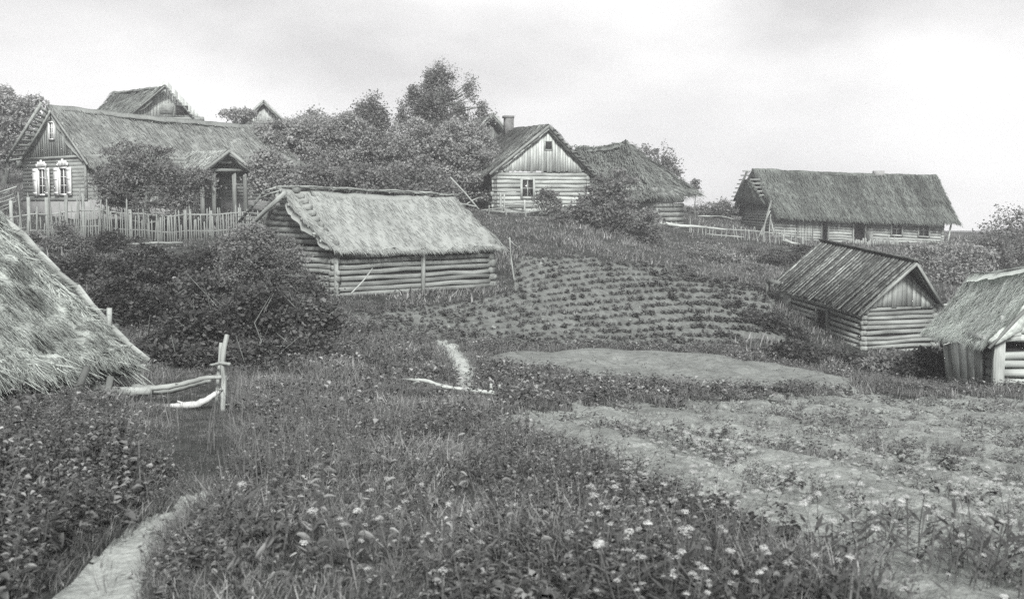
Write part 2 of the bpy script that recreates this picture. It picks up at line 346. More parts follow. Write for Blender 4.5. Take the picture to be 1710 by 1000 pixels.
# ------------------------------------------------------------------ building helpers
class Fr:
    def __init__(s, O, ang, kx=0, ky=0): s.O = np.asarray(O, float); s.ex = V(cos(ang), sin(ang), 0); s.ey = V(-sin(ang), cos(ang), 0); s.kx = kx; s.ky = ky
    def __call__(s, x, y, z): return s.O + s.ex * x + s.ey * y + V(0, 0, z + s.kx * x + s.ky * y)
def log_wall(mb, f, a, b, h, d=.24, ext=.18, holes=(), z0=0.0, tri=False, sides=8, wob=.012, hfun=None, rf=.515):
    """logs laid from local point a to b (x,y), up to height h; holes (s0,s1,z0,z1) along the wall"""
    a = np.asarray(a, float); b = np.asarray(b, float); Lw = np.linalg.norm(b - a); dr = (b - a) / Lw; z = z0 + d / 2; k = 0
    while z < h:
        s0, s1 = -ext * rg.uniform(.6, 1.2), Lw + ext * rg.uniform(.6, 1.2)
        if hfun is not None:
            lim = hfun(z)
            if lim is None: break
            s0, s1 = lim
        segs = [(s0, s1)]
        for (h0, h1, za, zb) in holes:
            if za - d * .3 < z < zb + d * .3: segs = [g for (p, q) in segs for g in ((p, min(q, h0)), (max(p, h1), q)) if g[1] - g[0] > .08]
        r = d * rf * rg.uniform(.9, 1.07); var = rg.random(); dz = rg.uniform(-.01, .01)
        for (p, q) in segs:
            m = max(2, int((q - p) / 1.1) + 1); ss = np.linspace(p, q, m + 1)
            pts = [f(*(a + dr * t), z + dz + wob * rg.normal()) for t in ss]; rr = r * (1 + .05 * rg.normal(size=m + 1))
            mb.tube(pts, rr, sides, var)
        z += d * rg.uniform(.96, 1.03); k += 1
def chink_shade(f, x0, x1, y, z0, z1, parent, side=False):
    """painted shade between the logs: a thin black sheet added behind them"""
    mb = MB()
    if side: mb.box(f(y, x0, z0), f(y, x1, z0) - f(y, x0, z0), f(y + .03, x0, z0) - f(y, x0, z0), f(y, x0, z1) - f(y, x0, z0))
    else: mb.box(f(x0, y, z0), f(x1, y, z0) - f(x0, y, z0), f(x0, y + .03, z0) - f(x0, y, z0), f(x0, y, z1) - f(x0, y, z0))
    mb.build('gap_shade_sheet', 'dark', parent)  # black sheet so the gaps read as deep shade
def gable_boards(mb, f, x0, x1, y, zb, rise, bw=.17, th=.03, ragged=.03, apex=None, gap=.012):
    """vertical boards filling a gable triangle in the plane y = const"""
    xc = (x0 + x1) / 2 if apex is None else apex
    def top(x): return rise * ((x - x0) / (xc - x0) if x < xc else (x1 - x) / (x1 - xc))
    x = x0 + .03
    while x < x1 - .05:
        w_ = min(bw * rg.uniform(.8, 1.2), x1 - .02 - x); ta, tb = top(x), top(x + w_ - gap); lo = zb - abs(rg.normal()) * ragged; o = rg.uniform(0, .012)
        if x < xc < x + w_: ta = tb = min(ta, tb)
        c = [f(x, y-o, lo), f(x+w_-gap, y-o, lo), f(x+w_-gap, y-o+th, lo), f(x, y-o+th, lo), f(x, y-o, zb+max(ta,.02)), f(x+w_-gap, y-o, zb+max(tb,.02)), f(x+w_-gap, y-o+th, zb+max(tb,.02)), f(x, y-o+th, zb+max(ta,.02))]
        mb.hexa(c); x += w_
def panel(mb, pts, th=.05, d=None):
    p = np.asarray(pts, float); n = unit(np.cross(p[1] - p[0], p[2] - p[0])) if d is None else d
    m = len(p); v = np.r_[p, p + n * th]; 
    if m == 4: mb.add(v, q=[[0,1,2,3],[7,6,5,4]] + [[i, i+4, (i+1)%4+4, (i+1)%4] for i in range(4)], a=(0,0,.5))
    else: mb.add(v, t=[[0,1,2],[5,4,3]], q=[[i, i+3, (i+1)%3+3, (i+1)%3] for i in range(3)], a=(0,0,.5))
def thatch(mb, E0, E1, R0, R1, thick=.25, seed=1, straws=2500, rough=.05, sl=(.25, .6), sw=.02, shag=.10, lift=.05, sag=.08, cell=.14):
    """thatched slope: eave E0->E1, ridge R0->R1; a lumpy solid slab covered in loose straw with shaggy edges"""
    r = np.random.default_rng(seed); E0, E1, R0, R1 = [np.asarray(q, float) for q in (E0, E1, R0, R1)]
    Lu = max(np.linalg.norm(E1 - E0), .3); Lv = np.linalg.norm((R0 + R1) / 2 - (E0 + E1) / 2); nu = max(6, int(Lu / cell)); nv = max(6, int(Lv / cell))
    nrm = unit(np.cross(E1 - E0, R0 - E0) + np.cross(R1 - R0 if np.linalg.norm(R1 - R0) > .2 else E1 - E0, R1 - E1)); nrm = nrm if nrm[2] > 0 else -nrm
    def S(u, v):
        u = np.asarray(u)[..., None]; v = np.asarray(v)[..., None]
        p = (E0 * (1-u) + E1 * u) * (1-v) + (R0 * (1-u) + R1 * u) * v
        uu = u[..., 0] * Lu; vv = v[..., 0] * Lv
        h = rough * (snoise(uu, vv, seed, 1.6, 3) + .6 * snoise(uu * 2.2, vv, seed + 1, .6, 2)) - sag * np.sin(np.pi * np.clip(v[..., 0], 0, 1)) * .6 - sag * np.sin(np.pi * np.clip(u[..., 0], 0, 1))
        return p + nrm * h[..., None]
    u = np.linspace(0, 1, nu + 1); v = np.linspace(0, 1, nv + 1); U, Vv = np.meshgrid(u, v)
    jag = shag * .5 * (snoise(u * Lu, u * 0, seed + 5, .9, 4)); Vt = Vv.copy(); Vt[0] += jag / Lv
    jl = shag * .4 * snoise(v * Lv, v * 0, seed + 6, .8, 3); Ut = U.copy(); Ut[:, 0] += jl / Lu; Ut[:, -1] += jl[::-1] / Lu
    top = S(Ut, Vt); tk = thick * (.75 + .5 * np.minimum(1, Vt * 4)); bot = top - nrm * np.maximum(tk, .06)[..., None]
    bot[0] += (R0 - E0) / Lv * thick * .35
    a = np.stack([U * Lu + seed * 3, Vv * Lv, np.full(U.shape, .5)], -1)
    n = (nu + 1) * (nv + 1); idx = np.arange(n).reshape(nv + 1, nu + 1)
    q = np.stack([idx[:-1, :-1], idx[:-1, 1:], idx[1:, 1:], idx[1:, :-1]], -1).reshape(-1, 4); qb = q[:, ::-1] + n
    def side(l): return np.stack([l[:-1], l[:-1] + n, l[1:] + n, l[1:]], 1)
    qs = np.r_[side(idx[0]), side(idx[-1]), side(idx[:, 0]), side(idx[:, -1])]
    mb.add(np.r_[top.reshape(-1, 3), bot.reshape(-1, 3)], q=np.r_[q, qb, qs], a=np.r_[a.reshape(-1, 3), a.reshape(-1, 3) * [1, 1, .6]])
    # loose straws
    k = straws; su = r.random(k); sv = r.random(k); ke = int(k * .16); sv[:ke] = r.random(ke) * .04 - .01
    kv = int(k * .05); su[ke:ke+kv] = r.random(kv) * .012; su[ke+kv:ke+2*kv] = 1 - r.random(kv) * .012
    p = S(su, sv); dn = -( (R0 - E0)[None] * (1 - su[:, None]) + (R1 - E1)[None] * su[:, None]); dn /= np.linalg.norm(dn, axis=1)[:, None]
    side_ = unit(np.cross(nrm, dn[0])); ln = r.uniform(*sl, k); ln[:ke] *= .55; j = r.normal(size=k) * .16
    d = dn + side_ * j[:, None]; lf = np.abs(r.normal(size=k)) * lift; ww = sw * r.uniform(.5, 1.4, k)
    pr = side_[None] * (ww / 2)[:, None]; base = p - nrm * .01; tip = p + d * ln[:, None] + nrm * lf[:, None]; tip[:ke] -= V(0, 0, 1) * (r.random(ke) * .08)[:, None]
    mid = (base + tip) / 2 + nrm * (lf * .5 + .012)[:, None]
    vv = np.stack([base - pr, base + pr, mid - pr, mid + pr, tip - pr * .3, tip + pr * .3], 1)
    aa = np.zeros((k, 6, 3)); aa[..., 0] = (su * Lu)[:, None] + seed * 3; aa[..., 1] = (sv * Lv)[:, None]; aa[..., 2] = r.random(k)[:, None]
    o = (np.arange(k) * 6)[:, None]; qq = np.concatenate([o + [0, 1, 3, 2], o + [2, 3, 5, 4]])
    mb.add(vv.reshape(-1, 3), q=qq, a=aa.reshape(-1, 3))
def window(f, xc, zb, w_, h, y, parent, cols=2, rows=3, fr=.09, trim='trim', sash='trim', normal=-1, th=.05):
    """a window in a wall plane y=const, facing local -y"""
    fm = MB(); yo = y + normal * (th); 
    def bx(mb, xa, xb, za, zb_, ya, yb): mb.box(f(xa, ya, za), f(xb, ya, za) - f(xa, ya, za), f(xa, yb, za) - f(xa, ya, za), f(xa, ya, zb_) - f(xa, ya, za), .6)
    x0, x1, z0, z1 = xc - w_/2, xc + w_/2, zb, zb + h
    bx(fm, x0-fr, x0, z0-fr, z1+fr, yo, y+.04); bx(fm, x1, x1+fr, z0-fr, z1+fr, yo, y+.04); bx(fm, x0+.002, x1-.002, z1, z1+fr, yo-.004, y+.04); bx(fm, x0+.002, x1-.002, z0-fr, z0, yo-.01, y+.04)
    W_ = fm.build('window', trim, parent)
    pm = MB(); bx(pm, x0, x1, z0, z1, y+.03, y+.05); pm.build('pane', 'glass', W_)
    sm = MB()
    for i in range(1, cols): xx = x0 + w_ * i / cols; bx(sm, xx-.022, xx+.022, z0, z1, y-.005, y+.028)
    for j in range(1, rows): zz = z0 + h * j / rows; bx(sm, x0, x1, zz-.018, zz+.018, y-.002, y+.026)
    if sm.n: sm.build('sash', sash, W_)
    return W_

# ------------------------------------------------------------------ small log barn in the middle, pale thatch
def mid_barn():
    ang = math.atan2(4.35, 4.72); C = P(560, 490, 35); f = Fr(C, ang); Lx, Wd, h = 6.4, 4.6, 1.55
    t = thing('log_barn', 'small log barn with smooth pale thatched roof standing below the village trees', 'barn', f(Lx/2, Wd/2, -.3), 'log outbuildings')
    mb = MB(); log_wall(mb, f, (0, 0), (Lx, 0), h - .18, .175, .2, z0=-.5, wob=.02, rf=.45); mb.build('front_wall', 'log_mid', t, smooth=True); chink_shade(f, .1, Lx - .1, .03, -.5, h - .2, t); chink_shade(f, .1, Wd - .1, .03, -.5, h - .2, t, True)
    mb = MB(); log_wall(mb, f, (Lx, 0), (Lx, Wd), h, .235, .2, z0=-.6); log_wall(mb, f, (0, Wd), (Lx, Wd), h, .235, .2, z0=-.6); mb.build('rear_wall', 'log_mid', t, smooth=True)
    mb = MB(); rise = 1.95; sl = rise / (Wd / 2)
    log_wall(mb, f, (0, 0), (0, Wd), h + rise - .1, .185, .2, z0=-.55, hfun=lambda z: (-.2 * rg.uniform(.5, 1.2), Wd + .2) if z < h else ((z - h) / sl + .05, Wd - (z - h) / sl - .05) if z < h + rise - .2 else None); mb.build('gable_wall', 'log_mid', t, smooth=True)
    mb = MB(); 
    def row(q, py): return V(q[0], q[1], P(0, py, q[1])[2])
    e0, e1 = row(f(-.35, -.38, 0), 416), row(f(6.75, -.38, 0), 411); r0, r1 = row(f(-.6, Wd/2, 0), 315), row(f(6.7, Wd/2, 0), 329)
    for k in range(8): p = e0 + (r0 - e0) * (.06 + k * .12); mb = MB(); mb.tube([p + f.ex * (-.04 - .1 * rg.random()) + V(0, 0, -.1), p + f.ex * .1 + V(0, 0, -.12)], .05, 7); mb.build('purlin', 'greywood', t)
    mb = MB(); thatch(mb, e0, e1, r0, r1, .2, 21, 6500, .04, (.12, .4), .013, .26, .012, .1, .1)
    b1 = 2 * r1 - e1; b1[2] = e1[2]; b0 = 2 * r0 - e0; b0[2] = e0[2] + .1
    s0 = r0 + (r1 - r0) * .17; sb0 = b0 + (b1 - b0) * .17
    thatch(mb, b1, sb0, r1, s0, .2, 22, 2500, .04, (.25, .6), .02, .12, .05, .06)
    mb.build('roof', 'th_barn', t, smooth=False)
    mb = MB()                                           # straw and poles heaped along the ridge
    for k in range(260):
        u = rg.random(); p = r0 + (r1 - r0) * u + V(rg.normal() * .06, rg.normal() * .06, .05 + rg.random() * .06); d = unit(r1 - r0 + V(rg.normal(), rg.normal(), rg.normal() * .3) * 1.6) * rg.uniform(.2, .55)
        mb.tube([p - d/2, p + d/2], .012, 4)
    for k in range(9): u = rg.uniform(0, .85); p = r0 + (r1 - r0) * u + V(rg.normal()*.12, rg.normal() * .12, .1); d = (r1 - r0) * rg.uniform(.12, .2); mb.tube([p, p + d/2 + V(0,0,.03), p + d + V(0, 0, -.02)], .028, 6)
    mb.build('ridge_poles', 'drywood', t)
    # bare battens and rafters left of the thatch
    bb0 = P(404, 372, 38.6); rr0 = P(440, 322, 36.6)
    mb = MB(); mb.tube([P(476, 322, 35.7), P(443, 352, 36.4), P(398, 398, 37.4)], .075, 7); mb.build('rafter', 'greywood', t)
    mb = MB(); mb.tube([P(440, 322, 37.0), P(398, 372, 38.7)], .05, 7); mb.build('rafter', 'greywood', t)
    for k in range(9):
        q = k / 8; a = P(440 - 42 * q, 324 + 50 * q, 37 + 1.7 * q); b = P(474 - 44 * q, 326 + 50 * q, 36.2 + 1.7 * q)
        mb = MB(); mb.bar(a + V(-.2*rg.random(), 0, 0), b, .1, .03, var=rg.random()); mb.build('batten', 'greywood', t)
    for (a, b, Y) in [((442,319),(462,313),36.5), ((446,325),(470,318),36.4), ((437,330),(452,324),36.6)]:
        mb = MB(); mb.bar(P(*a, Y), P(*b, Y - .2), .09, .04); mb.build('roof_board', 'bleach', t)
    mb = MB(); mb.bar(f(3.35, -.12, -.55), f(3.35, -.14, 1.5), .17, .12, (1, 0, 0)); mb.build('door_post', 'drywood', t)
    mb = MB(); mb.bar(f(-.02, -.1, -.6), f(-.02, -.1, 1.45), .13, .13, (1, 0, 0)); mb.build('corner_post', 'greywood', t)
    for (a, b) in (((752, 296, 42.5), (800, 350, 42.3)), ((776, 343, 42.4), (800, 330, 42.6)), ((760, 340, 42.4), (795, 345, 42.0))):
        mb = MB(); mb.tube([P(*a), (P(*a) + P(*b)) / 2 + V(0, 0, .03), P(*b)], .028, 6, .8); mb.build('ridge_stick', 'drywood', t)
mid_barn()

# ------------------------------------------------------------------ sunken bath-house with a mossy board roof
def bath_house():
    ang = R(22); C = P(1441, 590, 38); f = Fr(C, ang); Wd, Ly = 3.0, 4.5; ky = .10; f.ky = ky
    h = 1.35; rise = 1.5
    t = thing('bath_house', 'small sunken log bath house with mossy board roof and plank gable', 'shed', f(Wd/2, Ly/2, -.2), 'log outbuildings')
    mb = MB(); h = 1.58; rise = 1.28; log_wall(mb, f, (0, 0), (Wd, 0), h, .165, .14, z0=-.4, wob=.016, rf=.44); mb.build('front_wall', 'log_bath', t, smooth=True); chink_shade(f, .1, Wd - .1, .03, -.4, h - .05, t); chink_shade(f, .1, 2.05, .03, -.4, h - .2, t, True); chink_shade(f, 2.75, Ly - .1, .03, -.4, h - .2, t, True)
    mb = MB(); log_wall(mb, f, (0, Ly - .0), (0, 0), h - .1, .18, .14, z0=-.45, rf=.45, holes=[(Ly - 2.45, Ly - 1.85, .5, 1.15)]); mb.build('side_wall', 'log_bath', t, smooth=True)
    mb = MB(); log_wall(mb, f, (Wd, 0), (Wd, Ly), h, .2, .14, z0=-.5); log_wall(mb, f, (0, Ly), (Wd, Ly), h, .2, .14, z0=-.5); mb.build('rear_wall', 'log_bath', t, smooth=True)
    mb = MB(); 
    for xa, xb, za, zb in ((-.16, .0, 0, 0),): 
        for s in (1.78, 2.38): mb.bar(f(-.13, s, .38), f(-.13, s, 1.12), .09, .09, (1, 0, 0))
        mb.bar(f(-.13, 1.74, 1.12), f(-.13, 2.42, 1.12), .09, .08); mb.bar(f(-.13, 1.74, .36), f(-.13, 2.42, .36), .09, .08)
    wn = mb.build('window', 'log_bath', t)
    mb = MB(); gable_boards(mb, f, .02, Wd - .02, -.1, h, rise + .02, .19, .03, .05); mb.build('gable', 'board_bath', t)
    # roof corners measured in the frame of the building
    e0, e1 = P(1434, 524, 37.35), P(1287, 477, 42.6); r0, r1 = P(1531, 437, 37.6), P(1372, 403, 43.2)
    b0 = P(1574, 509, 38.9); b1 = b0 + (r1 - r0)
    for nm, (a0, a1, c0, c1, sd_) in {'roof': (e0, e1, r0, r1, 1), 'rear_roof': (b0, b1, r0, r1, 2)}.items():
        mb = MB(); Lr = np.linalg.norm(a1 - a0); x = 0; nrm = unit(np.cross(a1 - a0, c0 - a0)); nrm = nrm if nrm[2] > 0 else -nrm; lay = 0
        while x < Lr:
            w_ = rg.uniform(.07, .13); u0, u1 = x / Lr, min(1, (x + w_ * 1.12) / Lr); off = (lay % 2) * .035 + rg.uniform(0, .015); ext = rg.uniform(-.16, .05); up = rg.uniform(-.02, .04)
            sk = rg.normal() * .006
            def pt(u, v): return (a0*(1-u) + a1*u) * (1-v) + (c0*(1-u) + c1*u) * v
            Lv = np.linalg.norm(c0 - a0); v0 = ext / Lv; v1 = 1 + up / Lv
            c = [pt(u0+sk, v0), pt(u1+sk, v0), pt(u1, v1), pt(u0, v1)]; c = [q + nrm * off for q in c]; mb.hexa(c + [q + nrm * .028 for q in c]); x += w_ * .92; lay += 1
        mb.build('roof', 'board_roof', t)
    mb = MB(); # ridge cap boards
    mb.bar(r0 + V(.14,-.1,.03), r1 + V(.14,0,.03), .2, .04); mb.bar(r0 + V(-.08,-.08,.05), r1 + V(-.08,0,.05), .14, .04, (.5,0,1)); mb.build('ridge_cap', 'board_roof', t)
    k = unit(r1 - r0)
    mb = MB(); mb.bar(e0 + V(0,0,-.05) - k*.02, r0 + V(0,0,-.06) - k*.02, .04, .09, (0,0,1)); mb.build('bargeboard', 'board_bath', t)
    mb = MB(); mb.bar(b0 + V(0,0,-.05) - k*.02, r0 + V(0,0,-.06) - k*.02, .04, .1, (0,0,1)); mb.build('bargeboard', 'board_bath', t)
    mb = MB(); mb.bar(b0 + V(-.2,.1,-.03), b0 + V(.35,0,.02), .1, .06); mb.build('eave_board', 'bleach', t)
    mb = MB(); mb.box(f(-.15, Ly - .5, -.3), f(.25, Ly, 0) - f(0, Ly, 0), f(0, .35, 0) - f(0, 0, 0), V(0, 0, 1.75)); mb.build('corner_post', 'log_bath', t)
    # log porch frame at the far corner, dark beneath
    mb = MB(); mb.tube([f(-.1, Ly + .1, h), f(-.1, Ly + .95, h)], .1, 8); mb.tube([f(-.1, Ly + .9, -.4), f(-.1, Ly + .9, h)], .08, 8); mb.build('porch_post', 'log_dark', t)
bath_house()

# ------------------------------------------------------------------ shed at the right edge, shaggy pale thatch, leaning plank door
def edge_shed():
    ang = R(-5); C = P(1662, 650, 26); f = Fr(C, ang); Wd, Ly, h = 2.5, 4.0, 1.25
    t = thing('thatched_shed', 'weathered shed with shaggy thatch, bleached log gable and leaning plank door', 'shed', f(Wd/2, Ly/2, -.1), 'log outbuildings')
    mb = MB(); log_wall(mb, f, (0.08, 0), (Wd, 0), .95, .21, .02, z0=-.35, rf=.47); log_wall(mb, f, (0.08, 0), (Wd, 0), 1.75, .2, .02, z0=1.12); mb.build('front_wall', 'log_shed', t, smooth=True)
    mb = MB(); mb.box(f(0, .25, -.3), f(Wd, 0, 0) - f(0, 0, 0), f(0, .04, 0) - f(0, 0, 0), V(0, 0, 1.45)); mb.build('shade_backing', 'dark', t)  # black sheet behind the logs, painted shade for the shed interior
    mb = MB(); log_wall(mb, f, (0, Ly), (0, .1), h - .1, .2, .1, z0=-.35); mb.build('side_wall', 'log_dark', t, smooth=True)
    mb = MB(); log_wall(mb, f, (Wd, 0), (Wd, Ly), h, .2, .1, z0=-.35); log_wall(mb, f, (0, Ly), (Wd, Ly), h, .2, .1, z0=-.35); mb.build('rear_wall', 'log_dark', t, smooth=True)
    mb = MB(); mb.box(f(-.1, -.16, -.45), f(.24, 0, 0) - f(0, 0, 0), f(0, .16, 0) - f(0, 0, 0), V(0, 0, 1.7)); mb.build('corner_post', 'post', t)
    mb = MB(); 
    for k in range(3): mb.tube([f(-.35, -.05 - .02 * k, 1.1 + .05 * k), f(.5, -.05, 1.2 + .1 * k)], .06, 8)
    mb.tube([f(-.3, -.45, 1.2), f(-.3, 1, 1.15)], .065, 8); mb.tube([f(0, -.5, 1.27), f(0, 2, 1.2)], .07, 8); mb.build('beam', 'post', t)
    # plank door standing askew against the side wall
    d0, d1 = f(-.8, 1.3, 0), f(-.14, .45, 0); d0[2] = P(0, 573, d0[1])[2]; d1[2] = P(0, 574, d1[1])[2]; g0, g1 = f(-.68, 1.25, -.15), f(-.12, .4, -.15)
    mb = MB(); 
    for k in range(5):
        a, b = k / 5, (k + .94) / 5; c = [g0*(1-a)+g1*a, g0*(1-b)+g1*b, d0*(1-b)+d1*b, d0*(1-a)+d1*a]; n = V(-.03, .045, 0)
        c[2] = c[2] + V(0,0,rg.uniform(-.05,.05)); c[3] = c[3] + V(0,0,rg.uniform(-.05,.05)); mb.hexa([c[0], c[1], c[1]+n, c[0]+n, c[3], c[2], c[2]+n, c[3]+n], rg.random())
    mb.build('door', 'door', t, label='leaning grey plank door')
    def row(q, py): return V(q[0], q[1], P(0, py, q[1])[2])
    e0, e1 = row(f(-.42, Ly + .4, 0), 552), row(f(-.36, -.5, 0), 572); r0, r1 = row(f(.85, Ly + .5, 0), 457), row(f(1.25, -.45, 0), 428)
    mb = MB(); thatch(mb, e0, e1, r0, r1, .24, 31, 22000, .05, (.1, .32), .014, .2, .045, .08, .08)
    b0 = 2 * r0 - e0; b0[2] = e0[2]; b1 = 2 * r1 - e1; b1[2] = e1[2]; thatch(mb, b1, b0, r1, r0, .26, 32, 3000, .05, (.2, .5), .016, .2, .05, .08)
    mb.build('roof', 'th_shed', t)
    mb = MB(); mb.tube([r0 + V(-.05,.1,.02), (r0*2+r1)/3 + V(-.1,0,-.12), (r0+r1)/2 + V(-.15,0,-.1), r1 + V(-.1, 0, -.2)], .025, 6); mb.build('ridge_pole', 'greywood', t)
    mb = MB(); mb.tube([e1 + V(.0, -.06, -.12), (e1+r1)/2 + V(.05, -.08, -.12), r1 + V(0, -.08, -.1)], .04, 7); mb.build('verge_pole', 'greywood', t)
edge_shed()

# ------------------------------------------------------------------ near-left barn: big shaggy thatch slope
def near_barn():
    E1 = P(232, 598, 14.5); dr = unit(V(-.54, -2.8, 0)); pr = V(dr[1], -dr[0], 0)          # towards camera; pr = up-slope, to the left
    if pr[0] > 0: pr = -pr
    E0 = E1 + dr * 8.0 + V(0, 0, .7); R1 = P(-60, 302, 15.0); R1 = E1 + (R1 - E1) * 1.45; R0 = R1 + dr * 8 + V(0, 0, .5)
    t = thing('thatched_barn', 'big near barn at the left edge, shaggy straw thatch reaching down into the weeds', 'barn', V(E1[0] - 1.2, E1[1] - 3, gz(E1[0] - 1.2, E1[1] - 3)), 'log outbuildings')
    mb = MB(); thatch(mb, E1, E0, R1, R0, .34, 41, 80000, .12, (.05, .22), .011, .34, .03, .16, .07)
    E1b = 2 * R1 - E1; E1b[2] = E1[2]; thatch(mb, E1b + dr*8, E1b, R0, R1, .3, 42, 2500, .05, (.2, .5), .02, .2, .05, .1, .3)
    mb.build('roof', 'th_near', t)
    # gable boards at the far verge
    n = unit(np.cross(dr, R1 - E1)); n = n if n[2] > 0 else -n
    mb = MB(); pts = [E1 + (R1 - E1) * q + n * (.02 + .02 * rg.normal()) - dr * (.05 + .02 * rg.normal()) for q in np.linspace(-.02, 1.02, 16)]
    for i in range(15): mb.bar(pts[i], pts[i+1] + (pts[i+1]-pts[i]) * .05, .03, .1 if i % 4 else .07, n, .3 + .6 * rg.random())
    mb.build('verge_board', 'board_bath', t)
    mb = MB()                                              # the overhanging verge: rounded rolls of straw along the edge and the eave
    for (A_, B_, rr, N_) in ((E1 - n * .1 + dr * .12, R1 - n * .1 + dr * .12, .15, 2600), (E1 - n * .12 + dr * .05 + (R1 - E1) * .02, E0 - n * .12 + (R1 - E1) * .02, .17, 3000)):
        q = np.linspace(0, 1, 40); c = A_[None] * (1 - q[:, None]) + B_[None] * q[:, None] + n[None] * (.05 * snoise(q * 9, q * 0, 77, 1.5, 3))[:, None]; mb.tube(c, rr * (.6 + .25 * snoise(q * 9, q * 0, 78, 1.1, 3)), 10, .1)
        for k in range(N_):
            u = rg.random(); p = A_ * (1-u) + B_ * u; th_ = rg.uniform(0, 6.28); o = V(rg.normal(), rg.normal(), rg.normal()); o = unit(o) * rr; d = unit(E1 - R1) + V(rg.normal(), rg.normal(), rg.normal()) * .35; l_ = rg.uniform(.08, .25); w_ = unit(np.cross(d, o)) * .006
            mb.add([p + o - w_, p + o + w_, p + o * 1.15 + d * l_ + w_ * .3, p + o * 1.15 + d * l_ - w_ * .3], q=[[0, 1, 2, 3]], a=(u * 9, 0, rg.random()))
    mb.build('verge_straw', 'th_near', t)
    for q in (.12, .28, .42, .63, .8):
        mb = MB(); p = E1 + (R1 - E1) * q + n * (-.02); mb.tube([p + dr * .3 - n * .14, p - dr * .26 - n * .02], .055, 8, .6); mb.build('purlin', 'greywood', t)
    mb = MB(); p = E1 + (R1 - E1) * .115; mb.tube([p + V(0,0,-.05), p + V(.01, 0, .26)], .035, 6); mb.build('verge_peg', 'bark_pale', t)
    b = E1 + pr * .75; f = Fr(V(b[0], b[1], gz(b[0], b[1]) - .1), math.atan2(dr[1], dr[0])); hh = E1[2] + .35 - f.O[2]
    mb = MB(); log_wall(mb, f, (.3, 0), (7.6, 0), max(hh, .5), .22, .15, z0=-.3); mb.build('side_wall', 'log_dark', t, smooth=True)
    mb = MB(); log_wall(mb, f, (.3, 0), (.3, -5.2), max(hh, .5), .22, .15, z0=-.3); mb.build('gable_wall', 'log_dark', t, smooth=True); mb = MB(); log_wall(mb, f, (7.6, 0), (7.6, -5.2), max(hh, .5), .22, .15, z0=-.3); mb.build('gable_wall', 'log_dark', t, smooth=True)
    for (a, c, Y) in (((112, 655), (146, 612), 12.8), ((168, 668), (185, 628), 13.4)):
        mb = MB(); mb.tube([P(*a, Y) - V(0,0,.25), P(*c, Y)], [.05, .04], 7, .1); mb.build('prop', 'bark', t)
    mb = MB(); mb.tube([P(150, 648, 13.6), P(200, 653, 13.4), P(252, 652, 13.2)], .05, 7, .9); mb.build('eave_pole', 'drywood', t)
near_barn()

